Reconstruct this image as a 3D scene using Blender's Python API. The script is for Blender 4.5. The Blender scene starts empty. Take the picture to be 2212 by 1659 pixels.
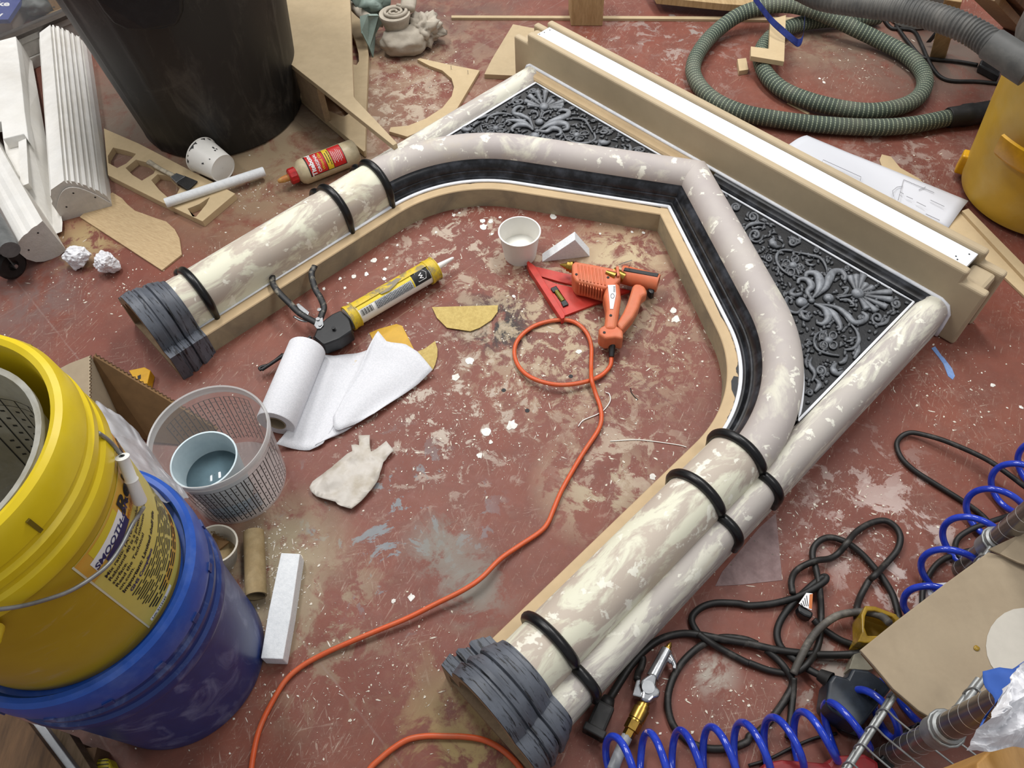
import bpy, bmesh, math, random
from mathutils import Vector, Matrix, noise
from mathutils.geometry import tessellate_polygon
random.seed(7)
SC = bpy.context.scene
COL = SC.collection
V = Vector

# ------------------------------------------------------------------ camera
FPX, CX, CY, HC = 1669.31, 1106.0, 829.5, 1.25
RX = V((0.99840032, -0.04620893, -0.03258111))     # camera right
RD = V((-0.0565402, -0.8159683, -0.57532508))      # camera down
RF = V((0.0, 0.57624689, -0.81727567))             # camera forward
cam_d = bpy.data.cameras.new('camera'); cam = bpy.data.objects.new('camera', cam_d); COL.objects.link(cam)
cam_d.sensor_width = 36.0; cam_d.lens = FPX / 2212 * 36.0; cam_d.clip_start = 0.02
cam.matrix_world = Matrix(((RX.x, -RD.x, -RF.x, 0), (RX.y, -RD.y, -RF.y, 0), (RX.z, -RD.z, -RF.z, HC), (0, 0, 0, 1)))
SC.camera = cam
EYE = V((0, 0, HC))

# ------------------------------------------------------------------ world, ceiling lights and one added fill, exposure
wd = bpy.data.worlds.new('world'); SC.world = wd; wd.use_nodes = True
wd.node_tree.nodes['Background'].inputs[0].default_value = (0.93, 0.95, 1.0, 1)
wd.node_tree.nodes['Background'].inputs[1].default_value = 0.37
def overhead_light(x, y, z, sx, sy, power, rz=0):
    l = bpy.data.lights.new('overhead_light', 'AREA'); l.shape = 'RECTANGLE'; l.size = sx; l.size_y = sy; l.energy = power
    l.color = (1.0, 0.985, 0.965)
    o = bpy.data.objects.new('overhead_light', l); o.location = (x, y, z); o.rotation_euler = (0, 0, rz); COL.objects.link(o)
overhead_light(-0.95, 2.1, 2.9, 0.35, 1.3, 48, 0.3)
overhead_light(0.75, 2.3, 2.9, 0.35, 1.3, 50, 0.3)
overhead_light(-0.1, 4.3, 2.9, 1.6, 0.4, 45, 0.3)
overhead_light(1.5, 0.3, 2.9, 0.35, 1.3, 22, 0.3)
overhead_light(-2.2, 1.7, 2.9, 0.35, 1.3, 34, 0.3)  # unseen fill lamp, added to brighten the white castings on the left
SC.view_settings.view_transform = 'Standard'
SC.view_settings.look = 'None'
SC.view_settings.gamma = 1.0
SC.view_settings.use_curve_mapping = False
SC.view_settings.exposure = 0.0

# ------------------------------------------------------------------ geometry of the place
def ray(x, y):
    return RX * ((x - CX) / FPX) + RD * ((y - CY) / FPX) + RF
def G(x, y, z=0.0):
    """the point at height z that stands at this place of the photograph"""
    d = ray(x, y); t = (z - HC) / d.z
    return EYE + d * t
def on_plane(x, y, p, n):
    d = ray(x, y); t = (p - EYE).dot(n) / d.dot(n)
    return EYE + d * t
def on_cyl(x, y, cx, cy, r):
    d = ray(x, y)
    a = d.x * d.x + d.y * d.y; b = 2 * (d.x * (-cx) + d.y * (-cy)); c = cx * cx + cy * cy - r * r
    D = b * b - 4 * a * c
    t = (-b - math.sqrt(max(D, 0))) / (2 * a)
    return EYE + d * t
YAW = math.radians(41.11537)
U = V((math.cos(YAW), math.sin(YAW), 0)); Wd = V((math.sin(YAW), -math.cos(YAW), 0))
ORG = V((-0.6136537, 1.00435619, 0))
def M(a, b, z): return ORG + U * a + Wd * b + V((0, 0, z))

# ------------------------------------------------------------------ materials
def lin(c):
    if isinstance(c, str):
        c = c.lstrip('#'); c = [int(c[i:i+2], 16) / 255 for i in (0, 2, 4)]
    return tuple(((v / 12.92) if v <= 0.04045 else ((v + 0.055) / 1.055) ** 2.4) for v in c) + (1,)
MATS = {}
class NT:
    def __init__(s, name):
        s.m = bpy.data.materials.new(name); s.m.use_nodes = True; s.t = s.m.node_tree; s.b = s.t.nodes['Principled BSDF']
        MATS[name] = s.m
    def n(s, typ, **kw):
        nd = s.t.nodes.new(typ)
        for k, v in kw.items():
            if k.startswith('i_'):
                key = k[2:]; key = int(key) if key.isdigit() else key
                nd.inputs[key].default_value = v
            else: setattr(nd, k, v)
        return nd
    def l(s, a, b): s.t.links.new(a, b)
    def coords(s, kind='Object', scale=(1, 1, 1), rot=(0, 0, 0), loc=(0, 0, 0)):
        tc = s.n('ShaderNodeTexCoord'); mp = s.n('ShaderNodeMapping')
        if any(rot):       # turn first, then stretch
            mp.vector_type = 'TEXTURE'; scale = tuple(1 / k for k in scale)
        mp.inputs['Scale'].default_value = scale; mp.inputs['Rotation'].default_value = rot; mp.inputs['Location'].default_value = loc
        s.l(tc.outputs[kind], mp.inputs['Vector']); return mp.outputs[0]
    def noise(s, vec, scale, detail=5, rough=0.6, dist=0.0):
        nd = s.n('ShaderNodeTexNoise'); nd.inputs['Scale'].default_value = scale; nd.inputs['Detail'].default_value = detail
        nd.inputs['Roughness'].default_value = rough; nd.inputs['Distortion'].default_value = dist
        s.l(vec, nd.inputs['Vector']); return nd.outputs['Fac']
    def ramp(s, fac, stops):
        nd = s.n('ShaderNodeValToRGB'); cr = nd.color_ramp
        while len(cr.elements) < len(stops): cr.elements.new(0.5)
        for e, (p, c) in zip(cr.elements, stops):
            e.position = p; e.color = (c, c, c, 1) if isinstance(c, (int, float)) else (lin(c) if isinstance(c, str) else c)
        s.l(fac, nd.inputs[0]); return nd.outputs[0]
    def mix(s, fac, a, b, mode='MIX'):
        nd = s.n('ShaderNodeMix'); nd.data_type = 'RGBA'; nd.blend_type = mode
        for sock, v in ((nd.inputs[0], fac), (nd.inputs[6], a), (nd.inputs[7], b)):
            if hasattr(v, 'is_linked') or hasattr(v, 'links'): s.l(v, sock)
            elif isinstance(v, str): sock.default_value = lin(v)
            else: sock.default_value = v
        return nd.outputs[2]
    def math(s, op, a, b=0.0):
        nd = s.n('ShaderNodeMath'); nd.operation = op
        for sock, v in ((nd.inputs[0], a), (nd.inputs[1], b)):
            if hasattr(v, 'links'): s.l(v, sock)
            else: sock.default_value = v
        return nd.outputs[0]
    def bump(s, h, strength=0.3, dist=0.002):
        nd = s.n('ShaderNodeBump'); nd.inputs['Strength'].default_value = strength; nd.inputs['Distance'].default_value = dist
        s.l(h, nd.inputs['Height']); s.l(nd.outputs[0], s.b.inputs['Normal'])
    def col(s, c):
        if hasattr(c, 'links'): s.l(c, s.b.inputs['Base Color'])
        else: s.b.inputs['Base Color'].default_value = lin(c)
    def set(s, **kw):
        for k, v in kw.items(): s.b.inputs[k].default_value = v
def mat(name, c, c2=None, rough=0.6, scale=30, lo=0.42, hi=0.62, detail=6, bump=0.0, bscale=120, metal=0.0, spec=0.5,
        stretch=(1, 1, 1), trans=0.0, alpha=1.0, coat=0.0, ior=1.45, fine=0.12, dist=0.0, coords='Object', rot=(0, 0, 0)):
    if name in MATS: return MATS[name]
    t = NT(name); vec = t.coords(coords, stretch, rot)
    base = lin(c)
    if c2 is not None:
        base = t.mix(t.ramp(t.noise(vec, scale, detail, 0.62, dist), [(lo, 0.0), (hi, 1.0)]), c, c2)
    if fine:
        f = t.ramp(t.noise(vec, scale * 3.1 + 7, 4), [(0.3, 1 - fine), (0.7, 1 + fine * 0.5)])
        base = t.mix(1.0, base if hasattr(base, 'links') else c, f, 'MULTIPLY')
        t.col(base)
    else: t.col(base if hasattr(base, 'links') else c)
    t.set(Roughness=rough, Metallic=metal, Alpha=alpha, IOR=ior)
    t.b.inputs['Specular IOR Level'].default_value = spec
    t.b.inputs['Transmission Weight'].default_value = trans
    t.b.inputs['Coat Weight'].default_value = coat
    if bump: t.bump(t.noise(vec, bscale, 5), bump, 0.002)
    return t.m
# plain tones used throughout
mdf = mat('mdf_tan', '#b8a483', '#ad9978', 0.75, 14, 0.3, 0.75, fine=0.06)
mdf_pale = mat('mdf_pale', '#c4ae89', '#baa47f', 0.75, 16, 0.3, 0.75, fine=0.05)
mdf_edge = mat('mdf_edge', '#9a8466', '#87715a', 0.8, 60, 0.3, 0.7)
plywood = mat('plywood_face', '#c4ab84', '#b0956f', 0.7, 22, 0.35, 0.7, stretch=(2, 14, 1), rot=(0, 0, -0.55))
pine = mat('pine_wood', '#b59a70', '#9d8158', 0.65, 18, 0.35, 0.7, stretch=(7, 1, 1))
dark_wood = mat('dusty_brown_wood', '#6f5339', '#4d3928', 0.8, 14, 0.35, 0.7, stretch=(6, 1, 1))
white_foam = mat('white_foam', '#e2e4e5', '#d5d8da', 0.85, 160, 0.4, 0.7, bump=0.35, bscale=420, fine=0.04)
plaster = mat('white_plaster', '#e9e7e2', '#d8d4cc', 0.85, 9, 0.4, 0.75, bump=0.25, bscale=160, fine=0.06)
plaster_end = mat('grey_plaster_end', '#c9c4bd', '#b9b1a7', 0.9, 14, 0.35, 0.75, bump=0.5, bscale=260)
paper = mat('white_paper', '#e2e2e5', None, 0.85, 40, bump=0.05, fine=0.03)
black_rub = mat('black_rubber', '#161514', '#2e2c2a', 0.55, 50, 0.5, 0.8)
black_plastic = mat('black_plastic', '#17181a', '#2a2a2b', 0.4, 40, 0.5, 0.85)
steel = mat('steel', '#a9abad', '#8d8f91', 0.32, 30, 0.4, 0.7, metal=0.9, fine=0.05)
grey_paint = mat('galvanised_wire', '#9a9c9b', '#7f8180', 0.42, 40, 0.4, 0.7, metal=0.55)
brass = mat('brass', '#b08d44', '#94763a', 0.28, 30, 0.4, 0.7, metal=0.95, fine=0.05)
cardboard = mat('cardboard', '#a09078', '#94846d', 0.85, 12, 0.35, 0.7, fine=0.07)
cardboard_dark = mat('cardboard_edge', '#6d5335', '#3d2d1c', 0.9, 420, 0.45, 0.55)

# ------------------------------------------------------------------ objects
WL = {}
def obj(name, verts, faces, m, parent=None, smooth=False, loc=None, uvs=None, bevel=0.0, bseg=2, mats=None, mi=None, autosmooth=None):
    verts = [V(v) for v in verts]
    if parent is not None: base = WL[parent.name]
    else:
        if loc is None:
            n = len(verts)
            loc = V((sum(v.x for v in verts) / n, sum(v.y for v in verts) / n, min(v.z for v in verts)))
        base = V(loc)
    me = bpy.data.meshes.new(name)
    me.from_pydata([v - base for v in verts], [], faces)
    bm = bmesh.new(); bm.from_mesh(me); bmesh.ops.recalc_face_normals(bm, faces=bm.faces); bm.to_mesh(me); bm.free()
    if uvs is not None:
        ul = me.uv_layers.new(name='UVMap')
        for lp in me.loops: ul.data[lp.index].uv = uvs[lp.vertex_index]
    if mats:
        for mm in mats: me.materials.append(mm)
        if mi:
            for p, i in zip(me.polygons, mi): p.material_index = i
    else: me.materials.append(m)
    if smooth:
        me.polygons.foreach_set('use_smooth', [True] * len(me.polygons))
        if autosmooth:
            try: me.set_sharp_from_angle(angle=math.radians(autosmooth))
            except Exception: pass
    me.update()
    o = bpy.data.objects.new(name, me); COL.objects.link(o)
    if parent is not None:
        o.parent = parent; WL[o.name] = base
    else:
        o.location = base; WL[o.name] = base
    if bevel:
        b = o.modifiers.new('bevel', 'BEVEL'); b.width = bevel; b.segments = bseg; b.limit_method = 'ANGLE'; b.angle_limit = math.radians(35)
    return o
def thing(name, label, cat, loc, group=None):
    o = bpy.data.objects.new(name, None); COL.objects.link(o); o.empty_display_size = 0.05
    o.location = loc; WL[o.name] = V(loc); return tag(o, label, cat, group)
def tag(o, label=None, cat=None, group=None, kind=None):
    if label: o['label'] = label
    if cat: o['category'] = cat
    if group: o['group'] = group
    if kind: o['kind'] = kind
    return o
def lab(o, s): o['label'] = s; return o

# shape makers: each returns (verts, faces[, uvs])
def spline(pts, n=8, closed=False):
    pts = [V(p) for p in pts]; out = []; L = len(pts)
    rng = range(L if closed else L - 1)
    for i in rng:
        p0 = pts[(i - 1) % L] if (closed or i > 0) else pts[0] * 2 - pts[1]
        p1 = pts[i]; p2 = pts[(i + 1) % L]
        p3 = pts[(i + 2) % L] if (closed or i + 2 < L) else pts[-1] * 2 - pts[-2]
        for k in range(n):
            t = k / n; t2 = t * t; t3 = t2 * t
            out.append(0.5 * ((2 * p1) + (p2 - p0) * t + (2 * p0 - 5 * p1 + 4 * p2 - p3) * t2 + (3 * p1 - p0 - 3 * p2 + p3) * t3))
    if not closed: out.append(pts[-1])
    return out
def tube(path, r, n=10, closed=False, caps=True, flat=1.0, up=None):
    """r: number or function of (arc length, t) ; flat squeezes along z"""
    path = [V(p) for p in path]; N = len(path)
    vs, fs, uv = [], [], []; L = 0.0
    tot = sum((path[i + 1] - path[i]).length for i in range(N - 1)) or 1
    nrm = None
    for i, p in enumerate(path):
        if closed: t = (path[(i + 1) % N] - path[i - 1])
        else: t = path[min(i + 1, N - 1)] - path[max(i - 1, 0)]
        if t.length < 1e-9: t = V((0, 0, 1))
        t.normalize()
        if nrm is None:
            a = V((0, 0, 1)) if abs(t.z) < 0.9 else V((1, 0, 0))
            nrm = (a - t * a.dot(t)).normalized()
        else: nrm = (nrm - t * nrm.dot(t)).normalized()
        bn = t.cross(nrm)
        if i: L += (path[i] - path[i - 1]).length
        rr = r(L, L / tot) if callable(r) else r
        for k in range(n):
            a = 2 * math.pi * k / n
            off = (nrm * math.cos(a) + bn * math.sin(a)) * rr
            off.z *= flat
            vs.append(p + off); uv.append((L, k / n if k <= n / 2 else 2 * 0.5 - k / n + 0.0))
    for i in range(N - 1 + (1 if closed else 0)):
        for k in range(n):
            a = i * n + k; b = i * n + (k + 1) % n; c = ((i + 1) % N) * n
            fs.append((a, b, c + (k + 1) % n, c + k))
    if caps and not closed:
        fs.append(tuple(range(n - 1, -1, -1))); fs.append(tuple((N - 1) * n + k for k in range(n)))
    return vs, fs, uv
def frame(axis):
    z = V(axis).normalized(); a = V((0, 0, 1)) if abs(z.z) < 0.9 else V((0, 1, 0))
    x = a.cross(z).normalized(); return x, z.cross(x), z
def lathe(prof, c, axis=(0, 0, 1), n=40, a0=0.0, a1=2 * math.pi, mod=None, fr=None):
    """prof: (radius, height) list; returns verts, faces, uvs(angle, height)"""
    x, y, z = fr if fr else frame(axis)
    if fr is None and abs(z.z) > 0.999: x, y = V((1, 0, 0)), V((0, 1, 0)) * (1 if z.z > 0 else -1)
    c = V(c); full = abs(a1 - a0 - 2 * math.pi) < 1e-6; vs, fs, uv = [], [], []
    K = n if full else n + 1
    for (r, h) in prof:
        for k in range(K):
            a = a0 + (a1 - a0) * k / n
            rr = r * (mod(a, h) if mod else 1)
            vs.append(c + x * (rr * math.cos(a)) + y * (rr * math.sin(a)) + z * h); uv.append((a, h))
    for i in range(len(prof) - 1):
        for k in range(n if full else n):
            k2 = (k + 1) % K if full else k + 1
            fs.append((i * K + k, i * K + k2, (i + 1) * K + k2, (i + 1) * K + k))
    return vs, fs, uv
def cyl(p0, p1, r0, r1=None, n=16, caps=True):
    p0, p1 = V(p0), V(p1); r1 = r0 if r1 is None else r1
    pr = [(r0, 0), (r1, (p1 - p0).length)]
    if caps: pr = [(0.0001, 0)] + pr + [(0.0001, (p1 - p0).length)]
    v, f, _ = lathe(pr, p0, p1 - p0, n); return v, f
def slab(loops, down):
    """loops: outer loop then holes (3D points of the upper face); down: vector to the lower face"""
    loops = [[V(p) for p in l] for l in loops]; down = V(down)
    flat = [p for l in loops for p in l]; N = len(flat)
    tris = tessellate_polygon(loops)
    vs = flat + [p + down for p in flat]; fs = []
    if len(loops) == 1:
        fs.append(tuple(range(N))); fs.append(tuple(range(2 * N - 1, N - 1, -1)))
    else:
        for t in tris: fs.append(tuple(t)); fs.append(tuple(N + i for i in reversed(t)))
    o = 0
    for l in loops:
        m = len(l)
        for i in range(m):
            a, b = o + i, o + (i + 1) % m; fs.append((a, b, N + b, N + a))
        o += m
    return vs, fs
def box(c, ax, dims):
    c = V(c); a, b, d = [V(v).normalized() * s / 2 for v, s in zip(ax, dims)]
    vs = [c + a * i + b * j + d * k for i in (-1, 1) for j in (-1, 1) for k in (-1, 1)]
    return vs, [(0, 1, 3, 2), (4, 6, 7, 5), (0, 4, 5, 1), (2, 3, 7, 6), (0, 2, 6, 4), (1, 5, 7, 3)]
def coons(top, right, bottom, left, n, m, zf=None):
    """grid between four boundary polylines (top and bottom left to right, left and right top to bottom)"""
    def samp(pl, t):
        pl = [V(p) for p in pl]; d = [0]
        for i in range(1, len(pl)): d.append(d[-1] + (pl[i] - pl[i-1]).length)
        s = t * d[-1]
        for i in range(1, len(pl)):
            if s <= d[i] + 1e-9:
                k = (s - d[i-1]) / max(d[i] - d[i-1], 1e-9); return pl[i-1].lerp(pl[i], min(max(k, 0), 1))
        return pl[-1]
    vs, fs = [], []
    c00, c10, c01, c11 = V(top[0]), V(top[-1]), V(bottom[0]), V(bottom[-1])
    for j in range(m + 1):
        v = j / m
        for i in range(n + 1):
            u = i / n
            p = samp(top, u) * (1 - v) + samp(bottom, u) * v + samp(left, v) * (1 - u) + samp(right, v) * u \
                - (c00 * (1 - u) * (1 - v) + c10 * u * (1 - v) + c01 * (1 - u) * v + c11 * u * v)
            if zf: p = p + V((0, 0, zf(u, v, p)))
            vs.append(p)
    for j in range(m):
        for i in range(n): a = j * (n + 1) + i; fs.append((a, a + 1, a + n + 2, a + n + 1))
    return vs, fs
def thicken(vs, fs, t):
    """closed thin shell below a surface"""
    N = len(vs); cnt = {}
    for f in fs:
        for i in range(len(f)):
            e = (f[i], f[(i + 1) % len(f)]); k = tuple(sorted(e)); cnt.setdefault(k, []).append(e)
    vs2 = [V(v) for v in vs] + [V(v) - V((0, 0, t)) for v in vs]
    fs2 = list(fs) + [tuple(N + i for i in reversed(f)) for f in fs]
    for k, es in cnt.items():
        if len(es) == 1: a, b = es[0]; fs2.append((b, a, N + a, N + b))
    return vs2, fs2
def join(*parts):
    vs, fs = [], []
    for p in parts:
        o = len(vs); vs += list(p[0]); fs += [tuple(i + o for i in f) for f in p[1]]
    return vs, fs
def px(pts, k=1.0, x0=0.0, y0=0.0, z=0.0): return [G(x0 + p[0] / k, y0 + p[1] / k, z) for p in pts]
def lump(c, r, amp, seed, n=4, squash=(1, 1, 1), freq=1.0, sharp=False):
    bm = bmesh.new(); bmesh.ops.create_icosphere(bm, subdivisions=n, radius=1.0)
    s = V((seed * 3.1, seed * 1.7, seed * 0.9)); vs = []
    for v in bm.verts:
        d = v.co.normalized()
        q = noise.fractal(d * freq + s, 0.9, 2.1, 4) if not sharp else (abs(noise.noise(d * freq + s)) * 2.0 + 0.6 * abs(noise.noise(d * freq * 2.3 + s)) - 0.7)
        k = 1 + amp * q
        vs.append(V(c) + V((d.x * squash[0], d.y * squash[1], d.z * squash[2])) * (r * k))
    fs = [tuple(v.index for v in f.verts) for f in bm.faces]; bm.free(); return vs, fs
def text_mesh(s, size, bold=0.0, shear=0.0, align='LEFT'):
    cu = bpy.data.curves.new('lettering', 'FONT'); cu.body = s; cu.size = size; cu.offset = bold; cu.shear = shear; cu.align_x = align
    cu.resolution_u = 3; ob = bpy.data.objects.new('lettering', cu); COL.objects.link(ob)
    bpy.context.view_layer.update()
    dg = bpy.context.evaluated_depsgraph_get(); me = ob.evaluated_get(dg).to_mesh()
    vs = [v.co.copy() for v in me.vertices]; fs = [tuple(p.vertices) for p in me.polygons]
    ob.evaluated_get(dg).to_mesh_clear(); bpy.data.objects.remove(ob); bpy.data.curves.remove(cu)
    return vs, fs
def flatmap(vf, org, ex, ey, lift=0.0004):
    ex, ey = V(ex), V(ey); nz = ex.cross(ey).normalized()
    return [V(org) + ex * v.x + ey * v.y + nz * lift for v in vf[0]], vf[1]
# ================================================================== floor
def floor_material():
    t = NT('red_painted_floor'); P = t.coords('Object')
    n1 = t.noise(P, 2.2, 4, 0.6); n2 = t.noise(P, 38, 6, 0.72, 0.3); n3 = t.noise(P, 150, 5, 0.7)
    zone = t.noise(P, 4.3, 4, 0.6)
    red = t.mix(t.ramp(n1, [(0.35, 0.0), (0.65, 1.0)]), '#713c31', '#804838')
    red = t.mix(t.ramp(t.noise(P, 13, 6, 0.7), [(0.42, 0.0), (0.7, 0.7)]), red, '#643a30')
    # worn lilac grey scuffing
    red = t.mix(t.math('MULTIPLY', t.ramp(n2, [(0.5, 0.0), (0.64, 1.0)]), t.ramp(zone, [(0.42, 0.04), (0.62, 0.5)])), red, '#835f53')
    red = t.mix(t.ramp(t.noise(P, 3.1, 6, 0.7, 0.4), [(0.4, 0.02), (0.68, 0.24)]), red, '#86665a')     # settled dust
    # short scuffs and scratches, brushed in two directions
    for (sc, rot, z0, z1, amt, c) in (((9, 95, 9), YAW + 0.35, .44, .6, .62, '#b3a08e'), ((80, 8, 8), YAW - 0.5, .5, .64, .55, '#b8a797'), ((60, 5, 5), YAW + 1.0, .5, .64, .5, '#a99384')):
        sv = t.coords('Object', sc, (0, 0, rot))
        k = t.math('MULTIPLY', t.ramp(t.noise(sv, 2.6, 5, 0.72, 0.5), [(0.585, 0.0), (0.66, 1.0)]), t.ramp(t.noise(P, 5 + amt * 3, 5, 0.65), [(z0, 0.0), (z1, 1.0)]))
        red = t.mix(t.math('MULTIPLY', k, amt), red, c)
    # speckle of dust and crumbs
    sp = t.math('MULTIPLY', t.ramp(n3, [(0.61, 0.0), (0.67, 1.0)]), t.ramp(t.noise(P, 6.5, 5, 0.7), [(0.42, 0.1), (0.62, 1.0)]))
    red = t.mix(t.math('MULTIPLY', sp, 0.7), red, '#bcab96')
    fineN = {}
    def blot(cx, cy, rad, color, amt, scale, lo, hi, base, p0=0.25):
        p = G(cx, cy); d = t.n('ShaderNodeVectorMath', operation='DISTANCE'); d.inputs[1].default_value = p
        t.l(P, d.inputs[0])
        fall = t.ramp(t.math('DIVIDE', d.outputs['Value'], rad), [(p0, 1.0), (1.0, 0.0)])
        if scale not in fineN: fineN[scale] = t.noise(P, {30: 11, 55: 17, 80: 26}[scale], 9, 0.70, 0.5)
        k = t.math('MULTIPLY', fall, t.ramp(fineN[scale], [(lo, 0.0), (hi, 1.0)]))
        # the patch breaks up towards its border
        return t.mix(t.math('MULTIPLY', k, amt), base, color)
    B = [(600, 330, .42, '#948268', .95, 30, .34, .5), (290, 240, .36, '#7d7164', .9, 30, .3, .5), (900, 110, .38, '#9a836c', .85, 55, .44, .54), (540, 190, .3, '#85776a', .9, 30, .36, .52),
         (850, 230, .28, '#b5a490', .85, 80, .5, .56), (980, 20, .35, '#5d4640', .7, 30, .3, .6), (760, 90, .2, '#a08a6c', .8, 55, .42, .54),
         (1000, 520, .24, '#b7a896', .8, 80, .53, .57), (1062, 690, .11, '#262424', .9, 55, .42, .5), (1090, 715, .07, '#2a2828', .9, 55, .4, .5), (1250, 700, .32, '#b3a184', .85, 80, .5, .56),
         (1340, 560, .15, '#bba987', .9, 55, .46, .53), (1180, 720, .25, '#ab9a80', .8, 55, .53, .57), (950, 880, .28, '#bdb1a2', .8, 80, .55, .59), (830, 1100, .2, '#7d7f80', .9, 30, .57, .585),
         (900, 1170, .19, '#7c8084', .9, 30, .565, .58), (700, 1120, .14, '#7d7f80', .85, 30, .58, .6), (610, 1190, .14, '#94866c', .95, 80, .34, .5), (560, 1290, .13, '#94866c', .9, 80, .38, .5), (690, 1290, .14, '#97876e', .75, 55, .5, .57),
         (1290, 1050, .13, '#a99a80', .9, 30, .47, .52), (1350, 990, .16, '#b1a08c', .75, 55, .53, .57), (1020, 1265, .09, '#7f7a70', .9, 30, .43, .52), (950, 1180, .08, '#7f7a70', .8, 30, .45, .52),
         (1020, 1560, .17, '#94805f', .8, 30, .48, .56), (1000, 1640, .13, '#998353', .8, 30, .46, .55), (700, 1400, .16, '#8f7d66', .6, 55, .5, .57),
         (1930, 1150, .18, '#bda9a1', .85, 30, .54, .57), (1990, 1260, .15, '#b3a19b', .85, 30, .53, .56), (1810, 1480, .1, '#aaa197', .8, 55, .5, .55), (1850, 1080, .2, '#b5a29a', .6, 80, .55, .58),
         (1540, 1455, .05, '#a0978b', .9, 30, .42, .5), (1420, 120, .3, '#a89a91', .6, 55, .55, .58), (1470, 60, .2, '#97928c', .7, 30, .56, .58),
         (1850, 100, .3, '#745f52', .85, 30, .34, .54), (2040, 120, .28, '#665a51', .9, 30, .3, .52), (1960, 330, .2, '#a39086', .7, 80, .5, .57), (1760, 90, .16, '#8c7a66', .7, 55, .45, .55),
         (60, 1600, .3, '#2c201a', .8, 30, .2, .6), (190, 520, .12, '#a89368', .85, 55, .48, .54), (60, 640, .2, '#6d5d59', .7, 30, .4, .56), (400, 900, .2, '#7a5d55', .5, 55, .4, .6)]  # the near-black lower left patch is shade painted into the floor colour
    for (cx, cy, r, c, a, s, lo, hi) in B: red = blot(cx, cy, r, c, a, s, lo, hi, red)
    # sheet seams, filled with pale grout
    mp = t.n('ShaderNodeMapping'); mp.vector_type = 'TEXTURE'
    mp.inputs['Location'].default_value = ORG; mp.inputs['Rotation'].default_value = (0, 0, YAW)
    t.l(P, mp.inputs['Vector']); sx = t.n('ShaderNodeSeparateXYZ'); t.l(mp.outputs[0], sx.inputs[0])
    wob = t.math('MULTIPLY', t.math('SUBTRACT', t.noise(P, 30, 3), 0.5), 0.004)
    brk = t.ramp(t.noise(P, 9, 5), [(0.4, 0.15), (0.6, 1.0)])
    def seam(sock, pos, wdt, amt, c):
        nonlocal red
        d = t.math('ABSOLUTE', t.math('ADD', t.math('SUBTRACT', sock, pos), wob))
        k = t.math('MULTIPLY', t.ramp(t.math('DIVIDE', d, wdt), [(0.5, 1.0), (1.0, 0.0)]), brk)
        red = t.mix(t.math('MULTIPLY', k, amt), red, c)
    seam(sx.outputs['Y'], -0.2, 0.0014, 0.6, '#a2866f')        # local y = -b
    for a in (1.175, 0.565): seam(sx.outputs['X'], a, 0.0012, 0.4, '#5d4238')
    for a in (-0.21, -0.515): seam(sx.outputs['X'], a, 0.0020, 0.35, '#96827a')
    for b in (0.42, 0.725): seam(sx.outputs['Y'], b, 0.0020, 0.35, '#96827a')
    t.col(red)
    t.l(t.ramp(n2, [(0.3, 0.42), (0.7, 0.62)]), t.b.inputs['Roughness'])
    t.b.inputs['Specular IOR Level'].default_value = 0.32
    t.bump(t.mix(0.5, n3, n2), 0.16, 0.002)
    return t.m
floor = obj('floor', [(-4, -1.5, 0), (4.5, -1.5, 0), (4.5, 6, 0), (-4, 6, 0), (-4, -1.5, -0.05), (4.5, -1.5, -0.05), (4.5, 6, -0.05), (-4, 6, -0.05)],
            [(0, 1, 2, 3), (7, 6, 5, 4), (0, 4, 5, 1), (1, 5, 6, 2), (2, 6, 7, 3), (3, 7, 4, 0)], floor_material(), loc=(0, 0, 0))
tag(floor, 'worn red painted workshop floor covered in dust and paint flecks', kind='structure')

# ================================================================== partition at the upper left
WB = -1.2755
white_wood = mat('white_painted_trim', '#bdbab4', '#a8a49d', 0.6, 20, 0.4, 0.7)
frame_grey = mat('dark_window_frame', '#4a433d', '#38332f', 0.5, 30, 0.4, 0.7)
def wall_box(name, a0, a1, b0, b1, z0, z1, m, parent=None, bevel=0.0):
    vs = [M(a, b, z) for a in (a0, a1) for b in (b0, b1) for z in (z0, z1)]
    return obj(name, vs, [(0, 1, 3, 2), (4, 6, 7, 5), (0, 4, 5, 1), (2, 3, 7, 6), (0, 2, 6, 4), (1, 5, 7, 3)], m, parent, bevel=bevel)
bb = wall_box('baseboard_left', -1.0, 1.2, WB - 0.05, WB, 0.0, 0.032, white_wood, bevel=0.002); tag(bb, 'white painted baseboard below the glazed partition', kind='structure')
wall_box('trim_board', -1.0, 1.2, WB - 0.05, WB - 0.004, 0.0325, 0.071, white_wood, bb, bevel=0.002)
wall_box('trim_board', -1.0, 1.2, WB - 0.05, WB - 0.001, 0.0715, 0.0895, white_wood, bb, bevel=0.002)
glass = mat('window_glass', '#b9bfc4', None, 0.05, fine=0, alpha=0.14)
wn = wall_box('window_1', -1.0, 1.2, WB - 0.04, WB + 0.004, 0.09, 0.101, frame_grey, bevel=0.001); tag(wn, 'glazed partition on a dark metal rail', kind='structure')
wall_box('window_pane', -1.0, 1.2, WB - 0.024, WB - 0.018, 0.101, 1.6, glass, wn)
wall_box('window_frame', -1.0, 1.2, WB - 0.04, WB + 0.004, 1.6, 1.65, frame_grey, wn)

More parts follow.
